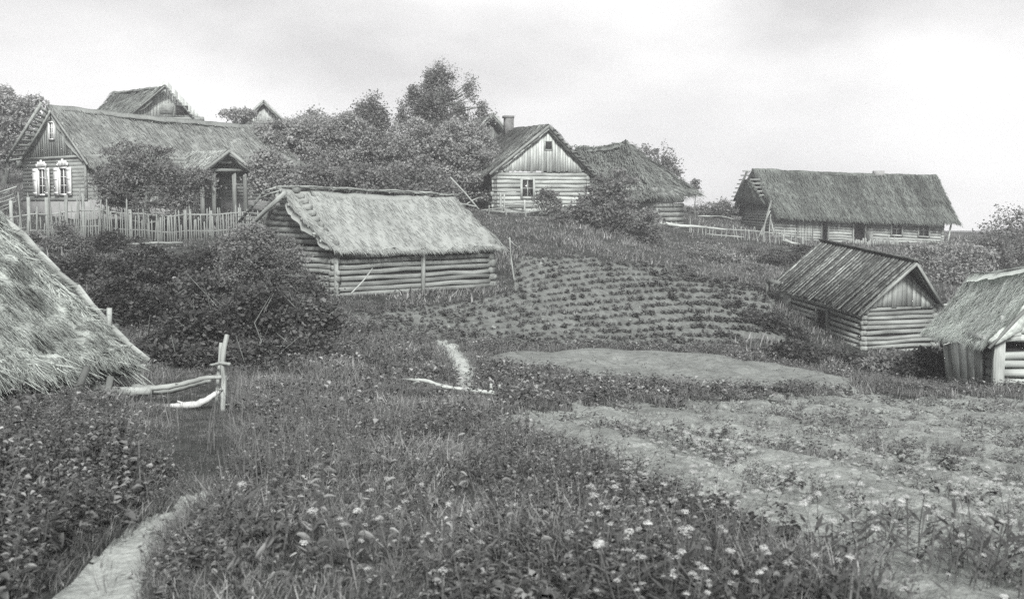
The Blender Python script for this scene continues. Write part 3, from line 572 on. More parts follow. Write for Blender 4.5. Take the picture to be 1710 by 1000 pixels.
# ------------------------------------------------------------------ pale log cottage with a plank gable
def cottage():
    ang = R(17); C = P(826, 353, 62); f = Fr(C, ang); Wd, Ly, h = 5.35, 7.0, 2.15; rise = 2.45
    t = thing('log_cottage', 'pale log cottage with vertical plank gable, square attic hole and brick chimney', 'house', f(Wd/2, Ly/2, -.1), 'village houses')
    xw = 1.85
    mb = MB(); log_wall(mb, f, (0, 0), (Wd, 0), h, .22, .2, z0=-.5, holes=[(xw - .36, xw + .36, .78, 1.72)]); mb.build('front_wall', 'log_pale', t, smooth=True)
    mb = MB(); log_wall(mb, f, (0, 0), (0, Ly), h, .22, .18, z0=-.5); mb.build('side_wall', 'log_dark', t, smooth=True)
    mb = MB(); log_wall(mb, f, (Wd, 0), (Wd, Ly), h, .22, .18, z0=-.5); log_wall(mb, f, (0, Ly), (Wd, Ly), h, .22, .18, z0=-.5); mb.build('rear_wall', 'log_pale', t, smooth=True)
    window(f, xw, .8, .6, .9, -.1, t, 2, 2, .12, 'bleach', 'bleach')
    mb = MB(); mb.box(f(.02, .15, .1), f(Wd - .1, 0, 0) - f(0, 0, 0), f(0, .04, 0) - f(0, 0, 0), V(0, 0, 1.9)); mb.build('shade_backing', 'dark', t)  # added black sheet, stands in for the unlit room behind the window
    g = MB(); gable_boards(g, f, -.0, Wd, -.12, h + .05, rise - .18, .16, .03, .05, apex=2.95); go = g.build('gable', 'board', t)
    mb = MB(); x0 = 2.85; mb.box(f(x0, -.15, h + 1.22), f(.36, 0, 0) - f(0, 0, 0), f(0, .02, 0) - f(0, 0, 0), V(0, 0, .42)); mb.build('attic_hole_shade', 'dark', go)  # black panel on the boards, painted shade of the open hole
    fm = MB(); 
    for (a, b) in (((x0-.05, h+1.2), (x0+.41, h+1.2)), ((x0-.05, h+1.66), (x0+.41, h+1.66)), ((x0-.03, h+1.2), (x0-.03, h+1.66)), ((x0+.39, h+1.2), (x0+.39, h+1.66))): fm.bar(f(a[0], -.17, a[1]), f(b[0], -.17, b[1]), .04, .05, (0,.1,1) if a[1]==b[1] else (1,0,0))
    fm.build('attic_frame', 'bleach', go)
    a0, a1 = f(-.4, -.4, h - .05), f(-.4, Ly + .3, h + .1); r0, r1 = f(2.95, -.45, h + rise + .12), f(2.95, Ly + .3, h + rise + .42); b0, b1 = f(Wd + .45, -.4, h - .25), f(Wd + .45, Ly + .3, h - .1)
    mb = MB(); thatch(mb, a0, a1, r0, r1, .18, 51, 4500, .05, (.3, .6), .035, .12, .05, .05, .15); thatch(mb, b1, b0, r1, r0, .18, 52, 3500, .05, (.3, .6), .035, .12, .05, .05, .15)
    mb.build('roof', 'th_house', t)
    mb = MB(); thatch(mb, a0 + V(0,0,.03), a0 + (a1-a0)*.26 + V(0,0,.03), r0 + V(0,0,.03), r0 + (r1-r0)*.2 + V(0,0,.03), .2, 53, 2600, .04, (.3, .6), .03, .1, .04, .04, .15)
    mb.build('verge_thatch', 'th_verge', t)
    for s, b in ((0, a0), (1, b0)):
        mb = MB(); mb.bar(b + V(0,0,-.12) - f.ey*.06, r0 + V(0,0,-.1) - f.ey*.06, .05, .13, (0,0,1), .5 if s == 0 else .1); mb.build('bargeboard', 'greywood' if s == 0 else 'log_dark', t)
    for k in range(11):                                  # bare batten ends under the right verge
        q = .06 + k * .085; p = b0 + (r0 - b0) * q; mb = MB(); mb.bar(p - f.ey * .22 + V(0,0,-.04), p + f.ey * .5 + V(0,0,-.04), .16, .035, (0,0,1)); mb.build('batten', 'greywood', t)
    mb = MB(); cx, cy = Wd/2 - .1, Ly - 1.3; z = h + rise - .2; mb.box(f(cx - .25, cy, z), f(.5, 0, 0) - f(0, 0, 0), f(0, .5, 0) - f(0, 0, 0), V(.03, 0, 1.08)); ch = mb.build('chimney', 'brickc', t)
    mb = MB(); mb.box(f(cx - .29, cy - .04, z + 1.081), f(.58, 0, 0) - f(0, 0, 0), f(0, .58, 0) - f(0, 0, 0), V(0, 0, .14)); mb.build('chimney_cap', 'brickc', ch)
    mb = MB(); mb.box(f(.15, -.95, -.25), f(2.7, 0, 0) - f(0, 0, 0), f(0, .35, 0) - f(0, 0, 0), V(0, 0, .42)); mb.bar(f(.2, -.98, .35), f(2.7, -.98, .3), .05, .16); mb.build('earth_bench', 'bleach', t)
cottage()

# ------------------------------------------------------------------ dark clad house at the left, long old thatch, shuttered windows, porch
def left_house():
    th = R(48); C = P(146, 366, 50); f = Fr(C, th); Lx, Wd, h = 11.2, 6.0, 2.75; rise = 2.9
    t = thing('clad_house', 'long dark clad house with two shuttered windows, old thatch and gabled porch', 'house', f(Lx/2, Wd/2, -.2), 'village houses')
    mb = MB(); mb.box(f(-.06, -.06, -.6), f(Lx, 0, 0)-f(0,0,0), f(0, .3, 0)-f(0,0,0), V(0, 0, 1.45)); mb.box(f(-.06, .241, -.6), f(.3, 0, 0)-f(0,0,0), f(0, Wd - .24, 0)-f(0,0,0), V(0, 0, 1.45)); mb.build('foundation', 'stone', t)
    def clad(mb, a, b, z0, z1, off):
        z = z0; a = np.array(a, float); b = np.array(b, float)
        while z < z1: p, q = f(*a, z), f(*b, z); mb.bar(p + off, q + off, .03, .163, (0, 0, 1), .45 + .2 * rg.random()); z += .165
    mb = MB(); clad(mb, (0, 0), (Lx, 0), .93, h, V(0, 0, 0)); mb.build('front_wall', 'clad', t)
    mb = MB(); clad(mb, (0, 0.0), (0, Wd), .93, h, V(0, 0, 0)); mb.bar(f(-.04, -.04, .8), f(-.04, -.04, h), .1, .1, (1,0,0)); mb.bar(f(-.05, -.1, h), f(-.05, Wd, h), .06, .1); mb.bar(f(-.05, -.1, .86), f(-.05, Wd, .86), .08, .1); mb.build('gable_wall', 'clad', t)
    mb = MB(); clad(mb, (Lx, 0), (Lx, Wd), .93, h, V(0,0,0)); clad(mb, (0, Wd), (Lx, Wd), .93, h, V(0,0,0)); mb.build('rear_wall', 'clad', t)
    # gable frame facing local -x : remap so 'x' runs along the gable from the far corner to the near one
    class G:
        def __call__(s, x, y, z): return f(y, Wd - x, z)
    g = G()
    mb = MB(); gable_boards(mb, g, .05, Wd - .05, -.03, h + .06, rise - .62, .2, .04, .0, gap=.004); gb_ = mb.build('gable', 'clad', t)
    for xc in (2.0, 4.05):
        wn = window(g, xc, 1.12, .62, 1.12, -.05, t, 2, 3, .07, 'trim', 'trim')
        for s in (-1, 1):
            mb = MB(); x0 = xc + s * (.31 + .08) + (0 if s > 0 else -.42); mb.box(g(x0, -.13, 1.05), g(.42, 0, 0) - g(0, 0, 0), g(0, .035, 0) - g(0, 0, 0), V(0, 0, 1.24), .8)
            for zz in (1.12, 1.75, 2.15): mb.box(g(x0 + .03, -.15, zz), g(.36, 0, 0) - g(0,0,0), g(0, .02, 0) - g(0,0,0), V(0, 0, .07), .9)
            mb.build('shutter', 'trim', wn)
        mb = MB(); # carved crown: scalloped board above the window
        for k in range(7): a = (k - 3) / 3; hh = .14 + .12 * (1 - abs(a)) + (.05 if k % 2 else 0); mb.box(g(xc + a * .42 - .065, -.12, 2.36), g(.13, 0, 0) - g(0,0,0), g(0, .05 + .004 * k, 0) - g(0,0,0), V(0, 0, hh), .7)
        mb.build('window_crown', 'trim', wn)
    window(g, 3.1, h + .85, .42, .72, -.06, gb_, 2, 3, .05, 'trim', 'trim')
    for xc in (1.9, 4.6, 10.3): window(f, xc, 1.2, .62, 1.05, -.05, t, 2, 3, .1, 'trim', 'trim')
    a0, a1 = f(-.15, -.55, h - .32), f(Lx + .4, -.55, h - .2); r0, r1 = f(-.15, Wd/2, h + rise - .5), f(Lx + .4, Wd/2, h + rise - .85); b0, b1 = f(-.15, Wd + .5, h - .3), f(Lx+.4, Wd + .5, h - .2)
    mb = MB(); thatch(mb, a0, a1, r0, r1, .22, 61, 8000, .07, (.25, .6), .024, .16, .035, .25, .18); thatch(mb, b1, b0, r1, r0, .22, 62, 1500, .05, (.3, .7), .03, .16, .05, .1, .3)
    mb.build('roof', 'th_left', t)
    mb = MB(); mb.bar(a0 - f.ex * .06 - V(0,0,.08), r0 - f.ex * .06 - V(0,0,.08), .05, .1, (0,0,1)); mb.build('bargeboard', 'greywood', t)
    # open ladder of battens beyond the far verge
    q0, q1 = P(36, 268, 53.4), P(84, 186, 51.6)
    m0, m1 = P(8, 272, 53.2), P(69, 172, 51.2)
    for (p, q) in ((q0, q1), (m0, m1)): mb = MB(); mb.bar(p, q, .09, .12, (0,0,1), .7); mb.build('rafter', 'greywood', t)
    for k in range(11):
        u = .03 + k * .092; p, q = q0*(1-u) + q1*u, m0*(1-u) + m1*u; mb = MB(); mb.bar(q + f.ex * -.05, p, .14, .03, unit(np.cross(q1-q0, m0-q0)) * -1, rg.random()); mb.build('batten', 'drywood', t)
    # porch
    px_, pw, pd, ph = 5.5, 2.3, 2.3, 2.2
    pr = MB(); 
    for (x, y) in ((px_ - pw/2, -pd), (px_ + pw/2, -pd), (px_ - pw/2, -.1), (px_ + pw/2, -.1), (px_ - .55, -pd), (px_ + .55, -pd)):
        mb = MB(); mb.bar(f(x, y, -.6), f(x, y, ph), .17, .17, (1,0,0)); mb.build('porch_post', 'log_dark', t)
    mb = MB()
    for k in range(12): x = px_ - pw/2 + .1; y = -pd + .15 + k * .18; mb.bar(f(x, y, .3), f(x, y, ph), .1, .02, (1, 0, 0))
    mb.build('porch_side', 'greywood', t)
    e = .25; ea0, ea1, ra0, ra1 = f(px_ - pw/2 - .4, -pd - .4, ph - .1), f(px_ - pw/2 - .4, 0, ph - .1), f(px_, -pd - .45, ph + .95), f(px_, .4, ph + .95); eb0, eb1 = f(px_ + pw/2 + .4, -pd - .4, ph - .1), f(px_ + pw/2 + .4, 0, ph - .1)
    mb = MB(); thatch(mb, ea0, ea1, ra0, ra1, .14, 63, 1500, .04, (.2, .5), .03, .1, .05, .04, .12); thatch(mb, eb1, eb0, ra1, ra0, .14, 64, 1200, .04, (.2, .5), .03, .1, .05, .04, .12); mb.build('porch_roof', 'th_verge', t)
    mb = MB(); mb.bar(ea0 - f.ey*.05 + V(0,0,-.08), ra0 - f.ey*.05 + V(0,0,-.08), .05, .14, (0,0,1), .5); mb.bar(eb0 - f.ey*.05 + V(0,0,-.08), ra0 - f.ey*.05 + V(0,0,-.08), .05, .14, (0,0,1), .9)
    mb.bar(f(px_-pw/2-.2, -pd-.1, ph), f(px_+pw/2+.2, -pd-.1, ph), .12, .14); mb.bar(f(px_-.5, -pd-.1, ph+.35), f(px_+.5, -pd-.1, ph+.35), .06, .1); mb.build('porch_gable', 'greywood', t)
    # leaning woodpile boards at the far-left foot
    mb = MB(); 
    for k in range(9): mb.bar(f(-.9 - .05*k, Wd + .3 + rg.random()*.4, -.2 + k*.16), f(-.6, Wd - .6 + rg.random(), .1 + k * .17), .14, .05)
    mb.build('stacked_board', 'greywood', t)
left_house()

# ------------------------------------------------------------------ long low house at the right
def long_house():
    ang = R(5.5); C = P(1290, 399, 80); f = Fr(C, ang, kx=-.045); Lx, Wd, h = 12.4, 7.0, 1.75; rise = 3.25
    t = thing('long_house', 'long low log house with dark streaked thatch, open doorway and stub chimney', 'house', f(Lx/2, Wd/2, 0), 'village houses')
    dx = 6.25; wx = (9.0, 11.0)
    mb = MB(); log_wall(mb, f, (0, 0), (Lx, 0), h, .2, .15, z0=-.5, holes=[(dx - .5, dx + .5, -.4, 1.72), (3.55, 3.95, -.3, 1.6)] + [(x - .38, x + .38, .65, 1.5) for x in wx]); mb.build('front_wall', 'log_long', t, smooth=True)
    mb = MB(); sl = rise / (Wd/2); log_wall(mb, f, (0, 0), (0, Wd), h + rise * .35, .2, .15, z0=-.4, hfun=lambda z: (-.15, Wd + .15) if z < h else ((z - h)/sl, Wd - (z-h)/sl)); mb.build('gable_wall', 'log_long', t, smooth=True)
    mb = MB(); log_wall(mb, f, (Lx, 0), (Lx, Wd), h, .2, .15, z0=-.4); log_wall(mb, f, (0, Wd), (Lx, Wd), h, .2, .15, z0=-.4); mb.build('rear_wall', 'log_long', t, smooth=True)
    mb = MB(); mb.box(f(.1, .5, -.3), f(Lx-.2, 0, 0)-f(0,0,0), f(0, .05, 0)-f(0,0,0), V(0,0,2.0)); mb.build('shade_backing', 'dark', t)  # black sheet added behind doorway and windows as painted interior shade
    mb = MB(); 
    for x in (dx - .45, dx + .45): mb.bar(f(x, -.12, -.4), f(x, -.12, 1.75), .13, .1, (1,0,0), .9)
    dw = mb.build('doorway', 'drywood', t)
    mb = MB(); mb.box(f(dx + .5, -.2, -.25), f(.4, -.35, 0) - f(0,0,0), f(.03, .03, 0) - f(0,0,0), V(-.1, 0, 1.1)); mb.build('door', 'log_dark', t, label='low half door standing open')
    for x in wx: window(f, x, .68, .7, .8, -.1, t, 2, 2, .11, 'bleach', 'bleach')
    for x in (1.75, 2.85, 3.5, 4.0): mb = MB(); mb.bar(f(x, -.13, -.4), f(x, -.13, 1.6), .1, .08, (1,0,0)); mb.build('wall_post', 'greywood', t)
    mb = MB(); 
    for k in range(9): mb.bar(f(1.85 + k*.11, -.14, -.3), f(1.85 + k*.11, -.14, 1.4), .1, .03, (1,0,0), .8)
    mb.build('shed_door', 'board', t)
    a0, a1 = f(-.1, -.75, h - .05), f(Lx + .95, -.75, h - .02); r0, r1 = P(1256, 281, 83.3), P(1563, 292, 84.6); b0 = 2*r0 - a0; b0[2] = a0[2]; b1 = 2*r1 - a1; b1[2] = a1[2]
    mb = MB(); thatch(mb, a0, a1, r0, r1, .25, 71, 9000, .06, (.3, .7), .035, .16, .05, .1, .2); thatch(mb, b1, b0, r1, r0, .25, 72, 1000, .06, (.3, .7), .035, .16, .05, .1, .4)
    mb.build('roof', 'th_long', t)
    # stripped gable end: rafters and projecting battens
    q1 = P(1248, 286, 83.3); q0 = P(1226, 335, 86); s0 = P(1284, 325, 81.3)
    mb = MB(); mb.tube([q0, q1], .1, 6); mb.build('rafter', 'greywood', t)
    for k in range(8):
        u = k / 7; p = q1*(1-u) + q0*u; mb = MB(); mb.bar(p + V(-.35, -.1, 0), p + V(.45, .1, 0), .1, .09, var=.9); mb.build('batten', 'greywood', t)
    for k in range(5):
        u = k / 4; p = P(1262 + 16*u, 300 + 26*u, 82.2 - u); mb = MB(); mb.bar(p + V(-.45, -.15, 0), p + V(.3, 0, 0), .1, .09, var=.9); mb.build('batten', 'greywood', t)
    mb = MB(); thatch(mb, P(1229, 337, 86.2), P(1286, 345, 80.6), P(1249, 300, 83.6), P(1256, 300, 83.0), .2, 73, 900, .1, (.3, .7), .04, .2, .1, .1, .2); mb.build('gable_thatch', 'th_long', t)
    mb = MB(); c0 = P(1459, 290, 84.3); mb.box(c0 - V(0,.3,.3), V(.7, 0, 0), V(0, .6, 0), V(0, 0, .5)); mb.build('chimney', 'stone', t)
    mb = MB(); mb.bar(f(Lx + .15, -.3, -.5), f(Lx + .5, -.35, 1.7), .1, .1, (1,0,0), .95); mb.build('corner_post', 'bleach', t)
    mb = MB(); mb.box(f(Lx + 1.3, .6, -.4), V(.9,0,0), V(0,.5,0), V(0,0,.5)); mb.build('block', 'log_dark', t)
long_house()

# ------------------------------------------------------------------ hipped old barn behind the bush
def hip_barn():
    a0, a1 = P(985, 322, 68), P(1090, 326, 67.5); b1 = P(1168, 322, 72.5); b0 = P(960, 300, 80); r0, r1 = P(962, 246, 77), P(1046, 238, 73)
    c = (a0 + a1 + b1) / 3; t = thing('hipped_barn', 'sagging mossy thatched barn with sloping hip end behind the big bush', 'barn', V(c[0], c[1] + 2, gz(c[0], c[1])), 'village houses')
    mb = MB(); thatch(mb, a0, a1, r0, r1, .3, 81, 4500, .13, (.3, .8), .045, .3, .1, .25, .2); thatch(mb, a1, b1, r1 + V(0,0,-.0), r1 + V(.15,.1,-.1), .3, 82, 3200, .13, (.3, .8), .045, .3, .1, .2, .2); thatch(mb, b1, b0, r1, r0, .3, 83, 600, .1, (.3, .8), .05, .3, .1, .2, .5)
    mb.build('roof', 'th_back', t)
    mb = MB()
    for k in range(90): u = rg.random(); p = r0 + (r1 - r0) * u + V(rg.normal()*.2, rg.normal()*.2, -.22 * sin(pi * u) + .1 * rg.random()); d = unit(V(rg.normal(), rg.normal(), rg.normal()*.3)) * rg.uniform(.2, .6); mb.tube([p - d/2, p + d/2], .04, 4)
    mb.build('ridge_straw', 'th_back', t)
    g = P(1095, 380, 68.5); f = Fr(g, math.atan2(b1[1] - a1[1], b1[0] - a1[0])); 
    mb = MB(); log_wall(mb, f, (0, 0), (3.3, 0), 2.1, .3, .15, z0=-.3); mb.build('gable_wall', 'log_mid', t, smooth=True)
    g2 = P(985, 372, 69); f2 = Fr(g2, math.atan2(g[1] - g2[1], g[0] - g2[0])); mb = MB(); log_wall(mb, f2, (0, 0), (np.linalg.norm((g - g2)[:2]), 0), 2.0, .3, .1, z0=-.3); mb.build('front_wall', 'log_mid', t, smooth=True)
hip_barn()

# ------------------------------------------------------------------ roofs seen over the ridge of the village
def back_barn():
    f = Fr(P(218, 215, 76) - V(0, 0, 0), R(14)); Wd, rise = 4.6, 2.6; zb = P(0, 193, 76)[2] - f.O[2]
    t = thing('plank_gable_barn', 'old barn with torn thatch and grey plank gable rising behind the clad house roof', 'barn', V(f(2, 3, 0)[0], f(2, 3, 0)[1], gz(*f(2, 3, 0)[:2])), 'village houses')
    g0 = t.location.z - f.O[2]
    mb = MB(); log_wall(mb, f, (0, 0), (Wd, 0), zb, .25, .15, z0=g0); log_wall(mb, f, (0, 0), (0, 6), zb, .25, .15, z0=g0); log_wall(mb, f, (Wd, 0), (Wd, 6), zb, .25, .15, z0=g0); log_wall(mb, f, (0, 6), (Wd, 6), zb, .25, .15, z0=g0); mb.build('wall', 'log_mid', t, smooth=True)
    mb = MB(); gable_boards(mb, f, .0, Wd - .1, -.05, zb, rise - .15, .2, .03, .02); mb.build('gable', 'board', t)
    mb = MB(); mb.box(f(2.9, -.12, zb + .1), f(.8, 0, 0) - f(0,0,0), f(0, .03, 0) - f(0,0,0), V(0,0,.6)); mb.build('gable_hole_shade', 'dark', t)  # black panel over the boards paints the shade of a gable opening
    mb = MB(); mb.box(f(1.9, -.14, zb + .15), f(.8, 0, 0) - f(0,0,0), f(0, .03, 0) - f(0,0,0), V(.1,0,.65)); mb.build('patch_board', 'bleach', t)
    r0 = P(276, 142, 75.6); r1 = P(190, 153, 82); a0 = P(212, 196, 75.6); a1 = P(160, 188, 82.5); b0 = P(324, 196, 76.8); b1 = b0 + (r1 - r0)
    mb = MB(); thatch(mb, a0, a1, r0, r1, .15, 91, 2000, .07, (.3, .7), .05, .25, .06, .1, .2); mb.build('roof', 'th_back', t)
    mb = MB(); thatch(mb, b0 + (b1-b0)*.12, b1, r0 + (r1-r0)*.12, r1, .15, 92, 800, .07, (.3, .7), .05, .25, .06, .1, .3); mb.build('roof', 'th_back', t)
    for k in range(12): q = k / 11; p = b0 + (r0 - b0) * q; mb = MB(); mb.bar(p + V(.0, -.2, 0), p + V(-.3, 1.3, 0) , .12, .04, var=.8); mb.build('batten', 'bleach', t)
    mb = MB(); mb.bar(b0 + V(0,-.1,-.05), r0 + V(0,-.1,-.05), .06, .1); mb.bar(a0 + V(0,-.1,-.08), r0 + V(0,-.1,-.08), .06, .07); mb.build('bargeboard', 'greywood', t)
back_barn()
def far_gable(name, label, apex, l, r_, Y, depth, mat, gm_, wall_drop, ang=0.15):
    A, Lf, Rt = P(*apex, Y), P(*l, Y), P(*r_, Y); d = V(-sin(ang), cos(ang), 0) * depth; x = (Lf[0] + Rt[0]) / 2
    t = thing(name, label, 'house', V(x, Y + depth/2, gz(x, Y + depth / 2)), 'village houses'); gx = t.location.z
    mb = MB(); thatch(mb, Lf, Lf + d, A, A + d, .15, int(apex[0]), 900, .05, (.3, .7), .05, .2, .06, .06, .2); thatch(mb, Rt + d, Rt, A + d, A, .15, int(apex[0]) + 1, 900, .05, (.3, .7), .05, .2, .06, .06, .2); mb.build('roof', mat, t)
    f = Fr(V(Lf[0] + .3, Y + .35, Lf[2]), ang); wd = Rt[0] - Lf[0] - .6
    mb = MB(); gable_boards(mb, f, 0, wd, 0, -.05, (A[2] - Lf[2]) * wd / (wd + .6) - .1, .2, .03, 0); mb.build('gable', gm_, t)
    mb = MB(); z0 = gx - Lf[2]; log_wall(mb, f, (0, 0), (wd, 0), 0, .28, .1, z0=z0); log_wall(mb, f, (0, 0), (0, depth - .6), 0, .28, .1, z0=z0); log_wall(mb, f, (wd, 0), (wd, depth - .6), 0, .28, .1, z0=z0); log_wall(mb, f, (0, depth-.6), (wd, depth-.6), 0, .28, .1, z0=z0); mb.build('wall', 'log_mid', t, smooth=True)
    mb = MB(); mb.bar(Lf + V(0,-.05,-.05), A + V(0,-.05,-.05), .06, .15, var=.8); mb.bar(Rt + V(0,-.05,-.05), A + V(0,-.05,-.05), .06, .15, var=.8); mb.build('bargeboard', 'greywood', t)
far_gable('far_cottage', 'small grey gable end peeping over the treetops beyond the long thatched roof', (440, 167), (404, 203), (474, 201), 92, 6, 'th_left', 'board', 3)
far_gable('hidden_cottage', 'dark gabled thatch half hidden between the tall tree and the chimney', (824, 188), (770, 240), (856, 226), 84, 6, 'th_left', 'log_dark', 3, .25)

# ------------------------------------------------------------------ fences, poles and loose timber
def stick_copies(parent, name, mesh_src, pts):
    """copies of one child: (world position, rz, tilt x, tilt y, scale z)"""
    base = WL[parent.name]
    for i, (p, rz, tx, ty, s, sw) in enumerate(pts):
        o = mesh_src if i == 0 else mesh_src.copy()
        if i: col.objects.link(o); o.parent = parent
        o.location = np.asarray(p) - base; o.rotation_euler = (tx, ty, rz); o.scale = (sw, sw, s)
def unit_stick(name, mat, w_, th, parent, pointed=True, h=1.0):
    mb = MB(); a = [(-w_/2, -th/2), (w_/2, -th/2), (w_/2, th/2), (-w_/2, th/2)]
    v = [(x, y, -.3) for x, y in a] + [(x, y, h - (.06 if pointed else 0)) for x, y in a] + [(0, 0, h)]
    aa = [(z * 1, x + y, .5) for x, y, z in v]
    mb.add(v, q=[[0,3,2,1],[0,1,5,4],[1,2,6,5],[2,3,7,6],[3,0,4,7]], t=[[4,5,8],[5,6,8],[6,7,8],[7,4,8]], a=aa)
    WL_save = WL[parent.name]; WL[parent.name] = V(0,0,0); o = mb.build(name, mat, parent); WL[parent.name] = WL_save; return o
def picket_fence(name, label, p0, p1, Y0, Y1, n, hgt, jit, mat, cat='fence', rails=(.35, .95), tilt=.03, wd=.06, gaps=()):
    m = atground((p0 + p1) / 2, (Y0 + Y1) / 2); t = thing(name, label, cat, m, 'village fences'); src = unit_stick('picket', mat, wd, .03, t); pts = []; line = []
    for k in range(n):
        u = (k + rg.uniform(-.25, .25)) / (n - 1); g = atground(p0 + (p1 - p0) * u, Y0 + (Y1 - Y0) * u); line.append(g)
        if any(a < u < b for a, b in gaps): continue
        pts.append((g, rg.uniform(-.3, .3), rg.normal() * tilt, rg.normal() * tilt, hgt * (1 + jit * rg.normal()), rg.uniform(.7, 1.3)))
    stick_copies(t, 'picket', src, pts)
    for r_ in rails:
        mb = MB(); pp = [line[i] + V(0, .05, r_ * hgt) for i in range(0, n, 6)] + [line[-1] + V(0, .05, r_ * hgt)]; mb.tube(pp, .03, 6); mb.build('rail', mat, t)
    ps = MB()
    for i in range(2, n, max(6, n // 6)):
        mb = MB(); g = line[i]; mb.tube([g + V(0, .1, -.3), g + V(rg.normal()*.02, .1, hgt * 1.12)], .07, 7); mb.build('post', mat, t)
    return t
picket_fence('stake_fence', 'ragged fence of tall uneven stakes before the clad house', -20, 165, 44, 46, 44, 1.6, .3, 'greywood', rails=(.3, .7), tilt=.06, wd=.045)
picket_fence('picket_fence', 'pale picket fence in front of the porch and orchard tree', 165, 432, 46.5, 46.5, 66, 1.1, .15, 'greywood', wd=.045, gaps=((.12, .14),))
def tubes(name, label, cat, paths, mat, group=None, parts='rail', base=None):
    p0 = np.asarray(paths[0][0][0]); t = thing(name, label, cat, base if base is not None else V(p0[0], p0[1], gz(p0[0], p0[1])), group)
    for pp, rad, nm, mt in paths:
        mb = MB(); pts = np.asarray(pp, float); rd = np.broadcast_to(np.asarray(rad, float), (len(pts),)); q = np.linspace(0, len(pts) - 1, (len(pts) - 1) * 5 + 1); i_ = np.arange(len(pts))
        P3 = np.stack([np.interp(q, i_, pts[:, j]) for j in range(3)], 1); P3[1:-1] = (P3[:-2] + P3[2:] + P3[1:-1]) / 3; r3 = np.interp(q, i_, rd); P3 = P3 + rg.normal(size=P3.shape) * r3.mean() * .10; r3 = r3 * (1 + .08 * rg.normal(size=len(r3)))
        mb.tube(P3, r3, 8, rg.uniform(.3, .9))
        if r3.mean() > .026 and len(P3) > 10:
            for _ in range(3): k = rg.integers(2, len(P3) - 2); d = V(rg.normal(), rg.normal(), abs(rg.normal())); mb.tube([P3[k], P3[k] + unit(d) * r3[k] * rg.uniform(1.8, 3.5)], [r3[k] * .4, r3[k] * .25], 6, .3)
        mb.build(nm, mt or mat, t, smooth=True)
    return t
def gp(px, py, Y, z=0): p = P(px, py, Y); return p
# rail fence and hurdle before the cottage
fence = [([gp(812, 352, 60), gp(870, 356, 60), gp(935, 352, 60)], .045, 'rail', None), ([gp(815, 360, 59.5), gp(880, 363, 59.5), gp(930, 362, 59.5)], .04, 'rail', None), ([gp(830, 369, 59.2), gp(880, 368, 59.2), gp(925, 372, 59.2)], .04, 'rail', None),
 ([gp(858, 376, 59), gp(925, 374, 59)], .03, 'rail', None), ([gp(800, 352, 60.5), gp(850, 346, 60.2)], .03, 'rail', None)] + [([gp(x, 384, 59.6), gp(x + dx, y, 59.7)], .035, 'post', None) for x, dx, y in ((815, 2, 343), (820, 3, 362), (846, -1, 350), (878, 0, 352), (905, 1, 345), (931, 1, 346))]
tubes('rail_fence', 'low tumbledown rail fence along the bank before the pale cottage', 'fence', fence, 'drywood', 'village fences')
tubes('hurdle', 'open wooden hurdle standing before the cottage window wall', 'hurdle', [([gp(822, 318, 60.9), gp(862, 321, 60.9)], .03, 'rail', None), ([gp(841, 340, 60.9), gp(900, 343, 60.9)], .04, 'rail', None), ([gp(836, 322, 60.9), gp(836, 352, 60.9)], .06, 'post', None), ([gp(842, 324, 60.9), gp(842, 352, 60.9)], .04, 'post', None), ([gp(876, 334, 60.9), gp(876, 354, 60.9)], .05, 'post', None), ([gp(901, 338, 60.9), gp(901, 354, 60.9)], .05, 'post', None)], 'bleach')
tubes('bank_pole', 'long bleached pole laid along the bank below the hipped barn', 'pole', [([gp(1098, 371, 66), gp(1130, 377, 66.3), gp(1160, 378, 66.8), gp(1215, 384, 68)], [.1, .085, .07, .05], 'rail', None)], 'bleach')
pf = [([gp(1210, 383, 70), gp(1262, 386, 70.5), gp(1310, 392, 71), gp(1352, 402, 71.5)], .04, 'rail', None), ([gp(1165, 361, 69), gp(1205, 361, 69.5), gp(1225, 366, 70)], .04, 'rail', None), ([gp(1180, 391, 69), gp(1240, 396, 69.5)], .035, 'rail', None), ([gp(1310, 394, 71), gp(1340, 397, 71)], .05, 'rail', None)]
for k in range(30): x = 1150 + k * 6.8 + rg.normal() * 2; yb = 388 + (x - 1150) * .1; pf.append(([gp(x, yb + 6, 69.6 + k * .05), gp(x + rg.normal() * 2, yb - 12 - rg.random() * 12, 69.6 + k * .05)], .028, 'stake', None))
tubes('pole_fence', 'stake and pole fence running before the long low house', 'fence', pf, 'drywood', 'village fences')
tubes('leaning_poles', 'tripod of tall poles leaning together by the corner of the long house', 'poles', [([gp(1271, 395, 73), gp(1278, 372, 73), gp(1288, 335, 73.4)], .055, 'pole', None), ([gp(1266, 398, 73), gp(1286, 352, 73.2)], .04, 'pole', None), ([gp(1293, 392, 73), gp(1286, 362, 73.2)], .04, 'pole', None), ([gp(1284, 395, 73), gp(1287, 358, 73.2)], .035, 'pole', None)], 'drywood')
tubes('trough', 'curved pale trough lying below the pole fence near the long house', 'trough', [([gp(1310, 401, 70.5), gp(1320, 405, 70.5), gp(1336, 408, 70.5)], [.1, .09, .05], 'body', 'bleach'), ([gp(1308, 392, 70.6), gp(1308, 404, 70.6)], .05, 'post', None), ([gp(1340, 396, 70.6), gp(1340, 408, 70.6)], .05, 'post', None)], 'drywood')
wp = picket_fence('yard_fence', 'low plank fence before the windows of the long house', 1418, 1500, 76, 76.5, 26, .5, .25, 'greywood', rails=(.6,), wd=.1)
tubes('thin_pole', 'single thin crooked pole standing by the barn corner and potato rows', 'pole', [([gp(861, 495, 39.5), gp(857, 455, 39.5), gp(853, 428, 39.5), gp(851, 396, 39.5)], .024, 'pole', None)], 'drywood')
